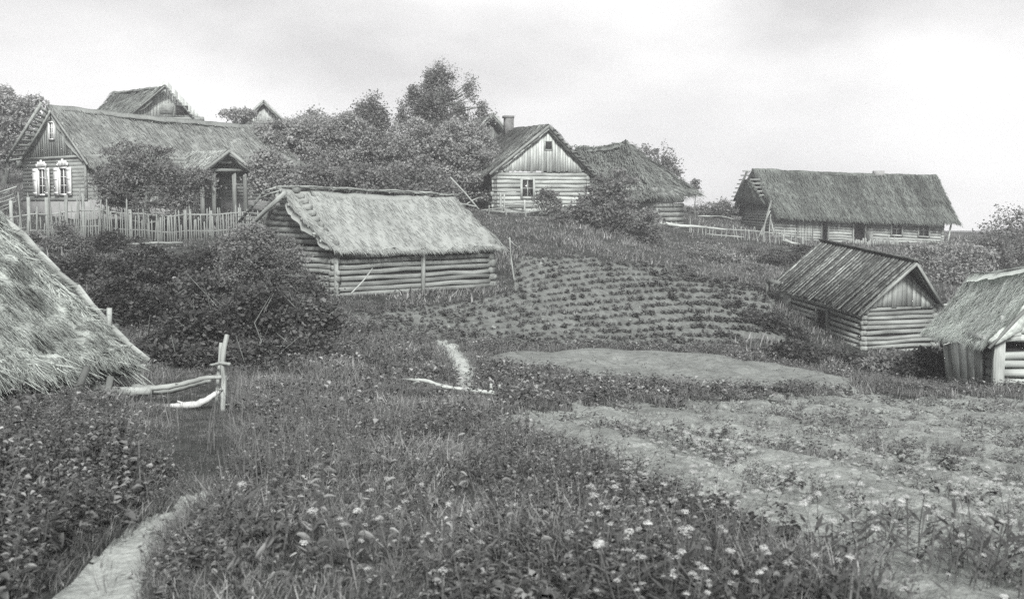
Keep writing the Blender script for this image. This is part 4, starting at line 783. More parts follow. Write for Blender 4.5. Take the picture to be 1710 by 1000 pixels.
tubes('bent_stick', 'short bent stick sloping from the barn roof corner', 'stick', [([gp(848, 398, 39.6), gp(858, 408, 39.6), gp(872, 418, 39.8)], .018, 'stick', None)], 'drywood')
tubes('corner_pole', 'thin bright pole leaning on the barn front beside the left corner', 'pole', [([gp(586, 490, 33.6), gp(606, 470, 34), gp(622, 448, 34.6)], .02, 'pole', None)], 'drywood')
tubes('orchard_pole', 'pale pole lying along the foot of the picket fence', 'pole', [([gp(150, 416, 44), gp(200, 410, 44.2), gp(262, 405, 44.6), gp(305, 406, 45)], .05, 'rail', None)], 'drywood')
tubes('pole_barrier', 'crooked birch pole barrier with forked leaning post beside the near thatch', 'fence',
 [([gp(371, 700, 12.9), gp(374, 640, 13), gp(371, 600, 13), gp(378, 559, 13.1)], [.034, .034, .03, .03], 'post', 'bleach'), ([gp(360, 690, 13.2), gp(365, 620, 13.2), gp(369, 572, 13.2)], .02, 'post', None),
  ([gp(222, 645, 13.4), gp(262, 648, 13.2), gp(310, 640, 13.1), gp(340, 631, 13), gp(378, 629, 13)], [.032, .032, .028, .024, .02], 'rail', None), ([gp(240, 655, 13.5), gp(280, 654, 13.4), gp(318, 643, 13.3), gp(352, 634, 13.2)], .03, 'rail', None),
  ([gp(240, 684, 12.9), gp(270, 678, 12.9), gp(325, 676, 12.9), gp(345, 668, 12.9), gp(366, 653, 13)], [.024, .03, .042, .036, .028], 'rail', 'birch'), ([gp(352, 610, 13.1), gp(368, 606, 13), gp(384, 608, 12.9)], .02, 'peg', None)], 'drywood', base=atground(371, 13))
tubes('fallen_pole', 'bleached crooked birch pole fallen across the little path', 'pole', [([P(674, 633, 17.6), P(700, 634, 17.4), P(716, 637, 17.3), P(740, 645, 17.1), P(775, 650, 17), P(800, 653, 16.9), P(829, 656, 16.8)], [.022, .026, .034, .03, .03, .028, .028], 'pole', None), ([P(700, 635, 17.4), P(690, 642, 17.5), P(684, 650, 17.5)], .025, 'branch', None), ([P(820, 656, 16.9), P(820, 640, 16.9)], .022, 'peg', None)], 'bleach')
tubes('short_stake', 'short pale stake stub standing beyond the end of the fallen pole', 'stake', [([P(834, 652, 17.4) , P(834, 642, 17.4)], .02, 'stake', None)], 'bleach')
tubes('split_log', 'pale split log lying in the grass below the barn', 'log', [([P(556, 536, 29.5), P(585, 540, 29.3), P(618, 547, 29)], [.05, .045, .035], 'log', None)], 'bleach')
tubes('grey_rail', 'short pale rail caught among the thicket twigs', 'rail', [([P(363, 463, 30.5), P(385, 467, 30.3)], .035, 'rail', None)], 'drywood')

# ------------------------------------------------------------------ trees and bushes
def leaf_quads(n, size, r):
    """n folded leaves around the origin with random orientation: returns (n,6,3) verts"""
    d = r.normal(size=(n, 3)); d[:, 2] = d[:, 2] * .6 - .15; d /= np.linalg.norm(d, axis=1)[:, None]
    s = np.cross(d, r.normal(size=(n, 3))); s /= np.linalg.norm(s, axis=1)[:, None]; nn = np.cross(d, s); L_ = size * r.uniform(.6, 1.4, n)[:, None]
    b = 0 * d; m = d * L_ * .5 - nn * L_ * .08; l = d * L_ * .45 + s * L_ * .33; rr = d * L_ * .45 - s * L_ * .33; t = d * L_
    return np.stack([b, l, t, m, rr], 1)
LQ = np.array([[0, 1, 2, 3], [0, 3, 2, 4]])
def crown_mesh(mb, centers, radii, per, size, r, elong=None):
    for c, rad in zip(centers, radii):
        n = int(per * r.uniform(.5, 1.4)); o = r.normal(size=(n, 3)) * rad * [.62, .62, .27]; o[:, 2] -= .25 * (o[:, 0] ** 2 + o[:, 1] ** 2) / rad
        if elong is not None: o = o + elong(c) * (r.random((n, 1)) - .35) * rad * 2.2
        lf = leaf_quads(n, size * r.uniform(.65, 1.35), r) + (c + o)[:, None]; cv = r.uniform(.1, .9)
        a = np.zeros((n, 5, 3)); a[..., 2] = np.clip(cv + r.normal(size=n) * .18, 0, 1)[:, None]
        mb.add(lf.reshape(-1, 3), q=(LQ[None] + (np.arange(n) * 5)[:, None, None]).reshape(-1, 4), a=a.reshape(-1, 3))
def tree(name, label, base, lobes, seed, clumps=60, per=60, size=.14, crad=.45, leaf='leaf_far', trunk_r=.16, cat='tree', group='trees of the village', up=0.0, bark='bark', shell=.55, fork=.35, twigs=0, depthf=.8):
    """base (px or None, Y); lobes in pixels (px,py,rx,ry) at that distance, crown built as clumps on limbs"""
    r = np.random.default_rng(seed); px, Y = base; b = atground(px, Y); sc_ = Y / F; lobes = [(l[0], l[1], l[2] * 1.1, l[3] * 1.1) for l in lobes]
    cs = []; wts = np.array([l[2] * l[3] for l in lobes], float); wts /= wts.sum(); C_ = [P(l[0], l[1], Y) for l in lobes]
    k = 0; guard = 0
    while k < clumps and guard < clumps * 20:
        guard += 1
        i = r.choice(len(lobes), p=wts); d = r.normal(size=3); d /= np.linalg.norm(d); q = (shell + (1 - shell) * r.random()) if r.random() < .75 else r.random() ** .5 * .7
        q *= 1 + .12 * r.normal()
        c = C_[i] + d * q * V(lobes[i][2] * sc_, lobes[i][2] * sc_ * depthf, lobes[i][3] * sc_)
        if c[2] < gz(c[0], c[1]) + .1: continue
        cs.append(c); k += 1
    cs = np.array(cs); t = thing(name, label, cat, b, group)
    top = cs[:, 2].max(); mid = cs.mean(0); tm = MB(); H_ = top - b[2]
    f1 = b + (V(mid[0], mid[1], b[2] + H_ * fork) - b); f2 = V(mid[0] + r.normal() * .1, mid[1], b[2] + H_ * .72)
    tm.tube([b - V(0,0,.2), b * .5 + f1 * .5 + V(r.normal()*.04, 0, 0), f1, (f1 + f2) / 2 + V(r.normal()*.08, 0, 0), f2], [trunk_r * 1.25, trunk_r, trunk_r * .8, trunk_r * .5, trunk_r * .2], 8)
    hubs = [f1 * (1 - q) + f2 * q for q in (0, .35, .7, 1)] + [b * .6 + f1 * .4]
    for c in cs[::2]:
        hz = [h_ for h_ in hubs if h_[2] < c[2] + .3] or hubs[:1]; h_ = min(hz, key=lambda q: np.linalg.norm(q - c) + .5 * max(0, q[2] - c[2])); m_ = (h_ + c) / 2 + r.normal(size=3) * .08 - V(0, 0, .08 * np.linalg.norm(c - h_))
        tm.tube([h_, m_, c, c + unit(c - m_) * crad * .6], [trunk_r * .22 + .01, trunk_r * .13 + .008, .012, .004], 5, cap=False)
    for k in range(twigs):
        c = cs[r.integers(len(cs))]; st = c - V(r.normal() * .3, r.normal() * .3, r.uniform(.4, 1.2)); tm.tube([st, (st + c) / 2 + r.normal(size=3) * .08, c + V(r.normal() * .25, r.normal()*.2 - .2, r.uniform(.1, .6))], [.02, .014, .006], 4, .95, cap=False)
    tm.build('trunk', bark, t, smooth=True)
    cm = MB(); el = None
    if up > 0:
        def el(c, m_=V(mid[0], mid[1], b[2] + H_ * .3)): return unit(unit(c - m_) * .6 + V(0, 0, up))
    crown_mesh(cm, cs, crad * r.uniform(.6, 1.25, len(cs)), per, size, r, el); cm.build('crown', leaf, t); return t
tree('ash_tree', 'tallest tree, with airy upswept tufts, rising left of the pale cottage', (742, 67), [(738, 230, 66, 50), (728, 175, 40, 40), (732, 125, 13, 28), (716, 140, 10, 26), (752, 135, 10, 28), (785, 145, 11, 32), (800, 180, 12, 26), (770, 190, 14, 26), (690, 165, 9, 26), (674, 195, 10, 18), (815, 205, 9, 20), (704, 190, 12, 22)], 101, 430, 75, .11, .26, 'leaf_mid', .2, up=1.1, shell=.3, fork=.3)
tree('broad_tree', 'dense rounded tree directly under the tall ash, dark at its foot', (725, 63), [(715, 265, 62, 55), (760, 270, 55, 60), (690, 230, 45, 35)], 102, 260, 150, .125, .5, 'leaf_far', .2)
tree('cottage_tree', 'leafy tree touching the left eave of the pale cottage', (790, 64), [(792, 255, 34, 50), (785, 300, 36, 30)], 103, 110, 140, .12, .45, 'leaf_far', .15)
tree('pointed_tree', 'pointed dark tree standing second left of the tall ash', (622, 65), [(620, 255, 48, 60), (618, 205, 22, 28), (621, 180, 7, 18), (609, 190, 7, 12), (632, 192, 6, 14)], 104, 210, 140, .12, .42, 'leaf_mid', .16, up=.6)
tree('spreading_tree', 'spreading tree in the middle of the village grove', (560, 62), [(560, 250, 55, 55), (530, 215, 36, 26), (590, 215, 25, 24), (525, 193, 7, 12), (545, 200, 6, 12), (498, 205, 6, 10), (580, 198, 6, 12)], 105, 230, 150, .12, .45, 'leaf_far', .16)
tree('grove_tree', 'grey leafy tree at the left end of the village grove', (478, 60), [(475, 260, 52, 55), (450, 230, 30, 26), (500, 215, 28, 20)], 106, 220, 150, .12, .45, 'leaf_far', .16)
tree('low_tree', 'low bushy tree just above the ridge of the pale barn', (600, 55), [(600, 300, 70, 26), (540, 298, 50, 24)], 107, 190, 120, .12, .4, 'leaf_mid', .12)
tree('shade_tree', 'low dark tree crouching beneath the broad tree behind the barn ridge', (690, 57), [(680, 300, 50, 28), (730, 312, 30, 20)], 108, 150, 110, .12, .4, 'leaf_mid', .12)
tree('porch_tree', 'bushy tree between the gabled porch and the barn roof', (440, 52), [(458, 296, 28, 30), (448, 270, 20, 16)], 109, 120, 90, .14, .38, 'leaf_far', .1)
tree('orchard_tree', 'round orchard tree hiding the side windows of the clad house', (245, 47.5), [(240, 305, 78, 56), (235, 262, 52, 34), (300, 320, 34, 38), (195, 310, 36, 40), (330, 290, 20, 20)], 110, 280, 110, .09, .33, 'leaf_mid', .16)
tree('edge_tree', 'grey tree behind the clad house at the left edge', (10, 72), [(10, 215, 50, 60), (35, 180, 28, 25), (-10, 160, 30, 20)], 111, 200, 90, .17, .5, 'leaf_far', .2)
tree('garden_tree', 'small faint tree beside the far gable', (400, 88), [(395, 192, 26, 12), (412, 186, 14, 10)], 112, 40, 50, .16, .35, 'leaf_far', .12)
tree('barn_tree', 'sparse small tree behind the hip end of the mossy barn', (1105, 80), [(1105, 275, 26, 26), (1085, 255, 18, 12), (1122, 290, 14, 22)], 113, 60, 42, .15, .35, 'leaf_mid', .1, up=.8)
tree('sapling', 'tiny dark sapling on the skyline right of the mossy barn', (1160, 80), [(1160, 308, 9, 9)], 114, 10, 40, .14, .25, 'leaf_mid', .05)
tree('airy_tree', 'airy thin-leaved tree against the white sky at the right edge', (1690, 64), [(1685, 372, 36, 26), (1665, 400, 34, 24), (1705, 395, 24, 34)], 115, 75, 34, .13, .36, 'leaf_mid', .12, up=.5, bark='bark')
for i, (lb, ln, Y, cl, mt, s) in enumerate([
 ('big leafy bush covering the gap between the pale cottage and mossy barn', [(1010, 345, 52, 46), (975, 375, 46, 34), (1065, 378, 46, 34), (1030, 308, 30, 24), (1045, 400, 70, 16)], 57, 200, 'leaf_mid', .13),
 ('small bush below the cottage window', [(912, 328, 14, 16), (925, 345, 18, 14)], 59, 28, 'leaf_mid', .11),
 ('low scrub on the skyline left of the long house', [(1195, 348, 34, 16), (1170, 352, 24, 12), (1215, 345, 14, 16)], 84, 60, 'leaf_mid', .14),
 ('rounded scrub bush above the mossy board roof', [(1575, 430, 40, 24), (1545, 420, 26, 14)], 60, 70, 'leaf_far', .12),
 ('spreading scrub bush between the board roof and the edge shed', [(1620, 440, 40, 34), (1600, 470, 40, 26)], 55, 90, 'leaf_far', .12),
 ('dense bush above the edge shed ridge', [(1680, 425, 42, 24), (1650, 420, 30, 24)], 57, 80, 'leaf_mid', .12),
 ('dark low bush on the bank before the long house', [(1290, 428, 50, 13), (1330, 420, 24, 12)], 62, 50, 'leaf_dark', .11),
 ('pale low scrub at the top of the potato rows', [(1180, 425, 42, 20), (1215, 440, 36, 18)], 58, 70, 'leaf_pale', .11),
 ('low dark bush at the upper right corner of the potato rows', [(1235, 455, 40, 12)], 53, 40, 'leaf_mid', .1),
 ]):
    cx = np.mean([l[0] for l in ln]); tree('bush', lb, (cx, Y), ln, 200 + i, cl, 80, s, .36, mt, .07, 'bush', 'bushes of the hillside', fork=.15, twigs=10)
for i, (lb, ln, Y, cl, mt, tw) in enumerate([
 ('dark bush rising directly behind the near thatch verge', [(150, 465, 66, 40), (120, 440, 24, 20)], 33, 120, 'leaf_dark', 10),
 ('rounded dark bush under the stake fence', [(235, 455, 60, 40)], 34, 110, 'leaf_dark', 10),
 ('wide bush below the middle of the picket fence', [(320, 452, 60, 36), (345, 436, 28, 20)], 35, 110, 'leaf_dark', 30),
 ('twiggy lighter bush in the heart of the dark thicket', [(350, 500, 66, 50)], 29, 130, 'leaf_half', 90),
 ('dense black bush low behind the end of the near eave', [(230, 540, 70, 60), (190, 500, 40, 40)], 26, 170, 'leaf_dark', 8),
 ('dark bush right behind the pole barrier', [(330, 570, 70, 44)], 24, 150, 'leaf_dark', 20),
 ('twiggy bush spreading right of the pole barrier', [(430, 550, 62, 60)], 25, 160, 'leaf_dark', 60),
 ('straggly pale bush before the left end of the stake fence', [(60, 402, 34, 14)], 42, 26, 'leaf_mid', 30),
 ('straggly bush before the middle of the stake fence', [(120, 404, 26, 14), (108, 380, 8, 14)], 42, 28, 'leaf_mid', 30),
 ('dark bush before the joint of the two fences', [(185, 402, 26, 14)], 42, 34, 'leaf_dark', 10),
 ('outer lighter bush of the thicket nearest the barn slope', [(500, 570, 50, 48), (520, 530, 30, 34)], 25, 140, 'leaf_half', 90),
 ('loose bush in front of the barn gable logs', [(440, 462, 48, 40), (495, 490, 42, 32), (410, 440, 30, 26)], 31.5, 150, 'leaf_half', 60),
 ('tall loose bush rising left of the barn gable beside the open battens', [(420, 410, 30, 40), (400, 440, 30, 30)], 33.5, 70, 'leaf_mid', 90),
 ('loose leafy bush hiding the foot of the barn gable logs', [(470, 450, 34, 30)], 32.5, 60, 'leaf_mid', 60),
 ('thin upright bush against the barn gable', [(476, 415, 22, 26), (446, 395, 18, 18)], 33, 40, 'leaf_mid', 8),
 ('low dark bush at the front foot of the thicket left of the leaning post', [(280, 600, 66, 22)], 21.5, 90, 'leaf_dark', 12),
 ('low dark bush at the front foot of the thicket right of the leaning post', [(430, 600, 70, 22)], 21.5, 90, 'leaf_dark', 20),
 ('low bush at the right front foot of the thicket', [(515, 598, 42, 24)], 22.5, 70, 'leaf_dark', 20),
 ('grey twiggy bush between the picket fence and barn gable', [(400, 420, 34, 36)], 36, 70, 'leaf_mid', 40),
 ]):
    cx = np.mean([l[0] for l in ln]); tree('thicket_bush', lb, (cx, Y), ln, 300 + i, cl, 110, .085, .3, mt, .05, 'bush', 'bushes of the dark thicket', fork=.15, twigs=tw // 5, bark='bark', shell=.5)
for i, (lb, ln, Y, cl, mt) in enumerate([
 ('leafy bush at the porch corner of the bath house', [(1310, 566, 30, 15)], 38, 60, 'leaf_dark'),
 ('low dark bush along the right edge of the potato rows', [(1265, 545, 40, 22)], 38.5, 60, 'leaf_dark'),
 ('nettle clump under the side wall of the bath house', [(1370, 606, 48, 18)], 36, 90, 'leaf_dark'),
 ('nettle clump before the corner of the bath house', [(1425, 616, 42, 20)], 34, 80, 'leaf_dark'),
 ('dark weedy bush between the earth bed and bath house', [(1320, 600, 60, 28)], 33, 90, 'leaf_dark'),
 ('broad-leaved clump before the bath house gable logs', [(1490, 610, 46, 28)], 32.5, 80, 'leaf_mid'),
 ('broad-leaved clump left of the leaning plank door', [(1552, 612, 34, 30)], 30, 70, 'leaf_dark'),
 ]):
    cx = np.mean([l[0] for l in ln]); tree('nettle_bush', lb, (cx, Y), ln, 400 + i, cl, 90, .1, .28, mt, .03, 'bush', 'rank growth around the bath house', fork=.1, shell=.4)

# ------------------------------------------------------------------ ground cover
def blade_tuft(n, h, spread, wd, r, lean=.5, seg=2):
    v = []; q = []; a = []
    for i in range(n):
        th = r.uniform(0, 2*pi); ro = spread * r.random() ** .5; b = V(cos(th) * ro, sin(th) * ro, -.02); H_ = h * r.uniform(.5, 1.15); d = V(cos(th + r.normal()*.8), sin(th + r.normal()*.8), 0); s = V(-d[1], d[0], 0) * wd / 2 * r.uniform(.6, 1.3); ln = lean * r.uniform(.2, 1.3); k = len(v); var = r.random()
        for j in range(seg + 1):
            u = j / seg; c = b + V(0, 0, H_ * (u - .18 * ln * u * u)) + d * H_ * ln * u ** 2; w_ = 1 - .85 * u ** 1.5; v += [c - s * w_, c + s * w_]; a += [(0, u, var)] * 2
        for j in range(seg): q.append([k + 2*j, k + 2*j + 1, k + 2*j + 3, k + 2*j + 2])
    return np.array(v), np.array(q), np.array(a)
def leafy_plant(n, h, wd, size, r, droop=.3):
    v = []; q = []; a = []; top = V(r.normal() * .04, r.normal() * .04, h)
    s = V(.006, 0, 0) * (h / .3); v += [-s - V(0,0,.03), s - V(0,0,.03), top - s * .4, top + s * .4]; q.append([0, 1, 3, 2]); a += [(0, 0, .5)] * 4
    for i in range(n):
        u = (i + .5) / n; th = i * 2.4 + r.normal() * .4; b = top * u; L_ = size * (1.15 - .5 * u) * r.uniform(.7, 1.25); el = r.uniform(-.1, .7); d = V(cos(th) * cos(el), sin(th) * cos(el), sin(el)); sd_ = V(-sin(th), cos(th), r.normal() * .3)
        st = b + d * wd * r.uniform(.1, .6); m_ = st + d * L_ * .5 + V(0, 0, .0); t = st + d * L_ + V(0, 0, -droop * L_); w_ = L_ * .3; k = len(v); var = r.random()
        v += [st, m_ + sd_ * w_ + V(0, 0, .06 * L_), t, m_ - V(0, 0, .05 * L_), m_ - sd_ * w_ + V(0, 0, .06 * L_)]; a += [(0, 0, var)] * 5; q += [[k, k+1, k+2, k+3], [k, k+3, k+2, k+4]]
    return np.array(v), np.array(q), np.array(a)
def round_leafy(n, h, wd, size, r, droop=.35, wide=.3):
    v = []; q = []; a = []; top = V(r.normal() * .05, r.normal() * .05, h); s = V(.004, 0, 0)
    v += [-s - V(0,0,.03), s - V(0,0,.03), top - s * .4, top + s * .4]; q.append([0, 1, 3, 2]); a += [(0, 0, .5)] * 4
    for i in range(n):
        u = (i + .5) / n; th = i * 2.4 + r.normal() * .5; L_ = size * (1.2 - .55 * u) * r.uniform(.6, 1.3); el = r.uniform(-.2, .9); d = V(cos(th) * cos(el), sin(th) * cos(el), sin(el)); sd_ = unit(V(-sin(th), cos(th), r.normal() * .45)); st = top * u + d * wd * r.uniform(.1, .7); var = r.random(); cup = r.uniform(-.1, .25)
        def m_(t): return st + d * L_ * t + V(0, 0, -droop * L_ * t * t)
        def e_(t, w_, s_): return m_(t) + sd_ * w_ * wide * L_ * s_ + V(0, 0, cup * w_ * L_)
        k = len(v); v += [m_(0), m_(.35), m_(.7), m_(1)]
        for s_ in (1, -1): v += [e_(.12, .62, s_), e_(.36, 1, s_), e_(.68, .72, s_), e_(.86, .38, s_)]
        a += [(0, 0, var)] * 12
        for o in (4, 8): q += [[k, k+1, k+o+1, k+o], [k+1, k+2, k+o+2, k+o+1], [k+2, k+3, k+o+3, k+o+2]]
    return np.array(v), np.array(q), np.array(a)
def umbel(h, rad, n, r):
    """stem and flower head kept apart: returns two templates"""
    top = V(r.normal() * .06, r.normal() * .06, h); s = .0035
    sv = [V(-s, 0, -.03), V(s, 0, -.03), top * .5 + V(-s, .01, 0), top * .5 + V(s, .01, 0), top + V(-s*.6, 0, 0), top + V(s*.6, 0, 0)]; sq = [[0, 1, 3, 2], [2, 3, 5, 4]]; sa = [(0, 0, .6)] * 6
    for k in range(5):
        th = r.uniform(0, 6.28); b = top * r.uniform(.2, .75); d = V(cos(th), sin(th), .35); e = V(-sin(th), cos(th), 0) * .012; L_ = r.uniform(.06, .13); i = len(sv); sv += [b, b + d * L_ * .5 + e, b + d * L_, b + d * L_ * .5 - e]; sq.append([i, i+1, i+2, i+3]); sa += [(0, 0, r.random() * .6)] * 4
    hv = []; hq = []; ha = []
    for k in range(n):
        th = k * 2.4; ro = rad * ((k + .5) / n) ** .5; c = top + V(cos(th) * ro, sin(th) * ro, .012 - ro * ro / rad * .35 + r.normal() * .003); z = rad * .2 * r.uniform(.7, 1.3); x = V(cos(th), sin(th), -.3 * ro / rad) * z; y = V(-sin(th), cos(th), 0) * z; i = len(hv)
        hv += [c - x, c + y, c + x, c - y]; hq.append([i, i+1, i+2, i+3]); ha += [(0, 0, r.uniform(.3, 1))] * 4
    return (np.array(sv), np.array(sq), np.array(sa)), (np.array(hv), np.array(hq), np.array(ha))
def scatter(n, y0, y1, seed, power=1.0, xl=.54, extra=1.5):
    r = np.random.default_rng(seed); k = power + 1; y = (y0 ** k + (y1 ** k - y0 ** k) * r.random(n)) ** (1 / k); x = (r.random(n) * 2 - 1) * (y * xl + extra); z = ground_z(x, y); px, py = proj(x, y, z); reg = regions(x, y, z)
    return r, x, y, z, px, py, reg
def keepmask(r, reg, table): p = np.array([table.get(i, 1.0) for i in range(6)]); return r.random(len(reg)) < p[reg]
# masks in the picture help to place what grows where; every plant stands on the terrain
def darkweeds(px, py): # rank broad-leaved growth: left foreground
    return inpoly(px, py, [(-300, 560), (240, 640), (380, 690), (400, 800), (330, 815), (200, 870), (0, 1050), (-300, 1200)])
def nearpath(px, py):   # trodden margins keep the growth low beside the footpath
    cx = np.interp(py, [820, 860, 900, 940, 1000, 1100], [335, 285, 235, 190, 140, 70]); hw = np.interp(py, [820, 860, 900, 1000, 1100], [70, 70, 90, 120, 150])
    bz = np.where((px > 205) & (px < 415) & (py > 640) & (py < 800), .45, 1.0)
    return bz * np.clip(.4 + .6 * np.clip((np.abs(px - cx) - hw * .5) / (hw * .6), 0, 1), .4, 1)
def foot(x, y):   # building footprints kept free
    return np.zeros(x.shape, bool)

# grass, three distance bands in one object
gmb = MB(); rt = np.random.default_rng(5)
T1 = [blade_tuft(18, .13, .12, .006, rt, .9) for _ in range(5)]; T2 = [blade_tuft(18, .19, .22, .014, rt, .8) for _ in range(4)]; T3 = [blade_tuft(16, .22, .5, .04, rt, .7) for _ in range(4)]
def lay(mb, T, r, x, y, z, sc_, var, tl=.25):
    which = r.integers(len(T), size=len(x))
    for i, (tv, tq, ta) in enumerate(T):
        k = which == i; n = k.sum()
        mb.inst(tv, tq, ta, np.stack([x, y, z], 1)[k], r.uniform(0, 6.28, n), np.broadcast_to(sc_, x.shape)[k] * r.uniform(.7, 1.3, n), np.broadcast_to(var, x.shape)[k], r.normal(size=(n, 2)) * tl)
def patchvar(x, y, seed, s): return np.clip(.5 + .45 * snoise(x, y, seed, s, 3), 0, 1)
r, x, y, z, px, py, reg = scatter(17000, 4.0, 13, 501, 1.0); tb = {0: 1, 1: 0, 2: 0, 3: .1, 4: 0, 5: .09}
hv = np.clip(1 + .6 * snoise(x, y, 21, 3.0, 3), .4, 1.7); k = keepmask(r, reg, tb); hv = np.where(reg == 5, hv * .55, hv) * nearpath(px, py)
lay(gmb, T1, r, x[k], y[k], z[k], hv[k], patchvar(x, y, 31, 2.2)[k])
r, x, y, z, px, py, reg = scatter(26000, 11, 34, 502, .6); tb = {0: 1, 1: 0, 2: 0, 3: .2, 4: .02, 5: .12}
k = keepmask(r, reg, tb); hv = np.clip(.85 + .5 * snoise(x, y, 22, 5.0, 3), .35, 1.6); hv = np.where(reg >= 3, hv * .5, hv) * nearpath(px, py); lay(gmb, T2, r, x[k], y[k], z[k], hv[k], patchvar(x, y, 32, 4)[k])
r, x, y, z, px, py, reg = scatter(30000, 30, 110, 503, .3); tb = {0: 1, 1: 0, 2: 0, 3: .1, 4: .03, 5: .1}
k = keepmask(r, reg, tb); hv = np.clip(.75 + .5 * snoise(x, y, 23, 8.0, 3), .3, 1.5); lay(gmb, T3, r, x[k], y[k], z[k], hv[k], patchvar(x, y, 33, 7)[k])
r, x, y, z, px, py, reg = scatter(9000, 4.2, 9.5, 520, 1.0, .5, 0); cx = np.interp(py, [815, 860, 900, 940, 1000, 1100], [335, 285, 235, 190, 140, 70]); k = (np.abs(px - cx) < 190) & ((reg != 1) | (r.random(len(x)) < .03)) & (py > 800)
lay(gmb, T1, r, x[k], y[k], z[k], .5, patchvar(x, y, 35, 1)[k])
r, x, y, z, px, py, reg = scatter(5000, 16, 30, 521, .5, .15, 0); k = (np.abs(px - 770) < 60) & (reg != 2)
lay(gmb, T1, r, x[k], y[k], z[k], .9, patchvar(x, y, 35, 1)[k])
gmb.build('grass', 'grass', label='rough meadow grass over the whole hillside', cat='grass', kind='stuff')

# fine pale tall grass in the middle foreground
tmb = MB(); TT = [blade_tuft(9, .33, .12, .005, rt, .45, 3) for _ in range(4)]
r, x, y, z, px, py, reg = scatter(4200, 5.5, 16, 504, 1.0); k = inpoly(px, py, [(370, 640), (620, 640), (720, 700), (640, 800), (450, 860), (370, 800)]) & (reg == 0) | ((r.random(len(x)) < .06) & (reg == 0))
lay(tmb, TT, r, x[k], y[k], z[k], np.clip(.8 + .4 * snoise(x, y, 24, 2, 2), .5, 1.3)[k], patchvar(x, y, 34, 1)[k], .15)
tmb.build('tall_grass', 'tall', label='fine pale seeding grass in the middle foreground', cat='grass', kind='stuff')

# broad-leaved weeds
wmb = MB(); W1 = [round_leafy(13, .2, .05, .06, rt) for _ in range(4)] + [round_leafy(22, .36, .03, .045, rt, .3, .2) for _ in range(3)] + [round_leafy(8, .12, .06, .11, rt, .5, .42) for _ in range(2)] + [leafy_plant(26, .3, .03, .05, rt) for _ in range(2)]; W2 = [leafy_plant(12, .22, .12, .11, rt) for _ in range(5)]
r, x, y, z, px, py, reg = scatter(21000, 4.0, 13, 505, 1.0); dk = darkweeds(px, py) & (y < 14); pr = np.where(dk, 1.0, np.clip(.5 + .5 * snoise(x, y, 41, 2.0, 3), .08, 1)); k = (r.random(len(x)) < pr) & keepmask(r, reg, {0: 1, 1: 0, 2: 0, 3: .2, 4: 0, 5: .45}); k &= (reg != 5) | (r.random(len(x)) < np.clip(.45 - .6 * np.sin(2 * pi * furrow(x, y)), .06, 1)); sc_ = np.where(dk, 1.0, .7) * np.where(reg == 5, .6, 1) * nearpath(px, py) * np.where(dk & (py < 760), .6, 1)
lay(wmb, W1, r, x[k], y[k], z[k], sc_[k], patchvar(x, y, 42, 1.5)[k])
r, x, y, z, px, py, reg = scatter(22000, 10, 34, 506, .6); pr = np.clip(.3 + .45 * snoise(x, y, 43, 4, 3), .02, .9); dip = inpoly(px, py, [(820, 612), (1000, 625), (1400, 650), (1300, 665), (980, 680), (830, 690)]) | inpoly(px, py, [(790, 575), (1200, 580), (1420, 640), (1250, 605), (1000, 585), (820, 592)]); pr = np.where(dip, 1, pr)
k = (r.random(len(x)) < pr) & keepmask(r, reg, {0: 1, 1: 0, 2: 0, 3: .4, 4: .05, 5: 1}); k &= (reg != 5) | (r.random(len(x)) < np.clip(.5 - .6 * np.sin(2 * pi * furrow(x, y)), .06, 1)); lay(wmb, W2, r, x[k], y[k], z[k], (np.where(reg >= 3, .55, .9) * nearpath(px, py))[k], patchvar(x, y, 44, 3)[k])
wmb.build('weeds', 'weed', label='dark broad-leaved weeds crowding the near slope and hollow', cat='weeds', kind='stuff')

# tall broad-leaved weeds standing out of the near growth, each its own plant
tw = []
TWL = ['broad-leaved tall weed between the path foot and the white blooms', 'feathery pale weed second from the path at the picture foot', 'feathery pale weed third from the path at the picture foot', 'broad-leaved weed at the very foot below the feathery pair',
 'feathery weed just left of the middle at the picture foot', 'low broad-leaved weed at the very foot left of the middle', 'low broad-leaved weed nearest the right edge of the near path', 'feathery weed at the foot a little left of centre', 'feathery weed standing behind the feathery pair',
 'broad-leaved weed at the very foot in the centre', 'feathery weed at the foot right of centre', 'feathery weed in the dark patch left of centre', 'low broad-leaved weed at the foot where the umbels begin', 'broad-leaved tall weed on the bank left of the path bend', 'broad-leaved tall weed on the bank above the path bend',
 'feathery weed near the left edge beside the path', 'broad-leaved weed on the bank closest to the path bend', 'broad-leaved weed low on the bank left of the path', 'feathery weed on the bank above the end of the path', 'tall broad-leaved weed at the left edge below the thatch', 'feathery weed among the umbels right of centre',
 'broad-leaved weed among the umbels at the lower right', 'broad-leaved weed in the meadow below the fallen pole', 'feathery weed in the meadow beside the garden edge', 'broad-leaved weed at the corner where meadow meets garden soil', 'feathery weed in the meadow beyond the path end', 'feathery weed at the foot of the umbel patch far right']
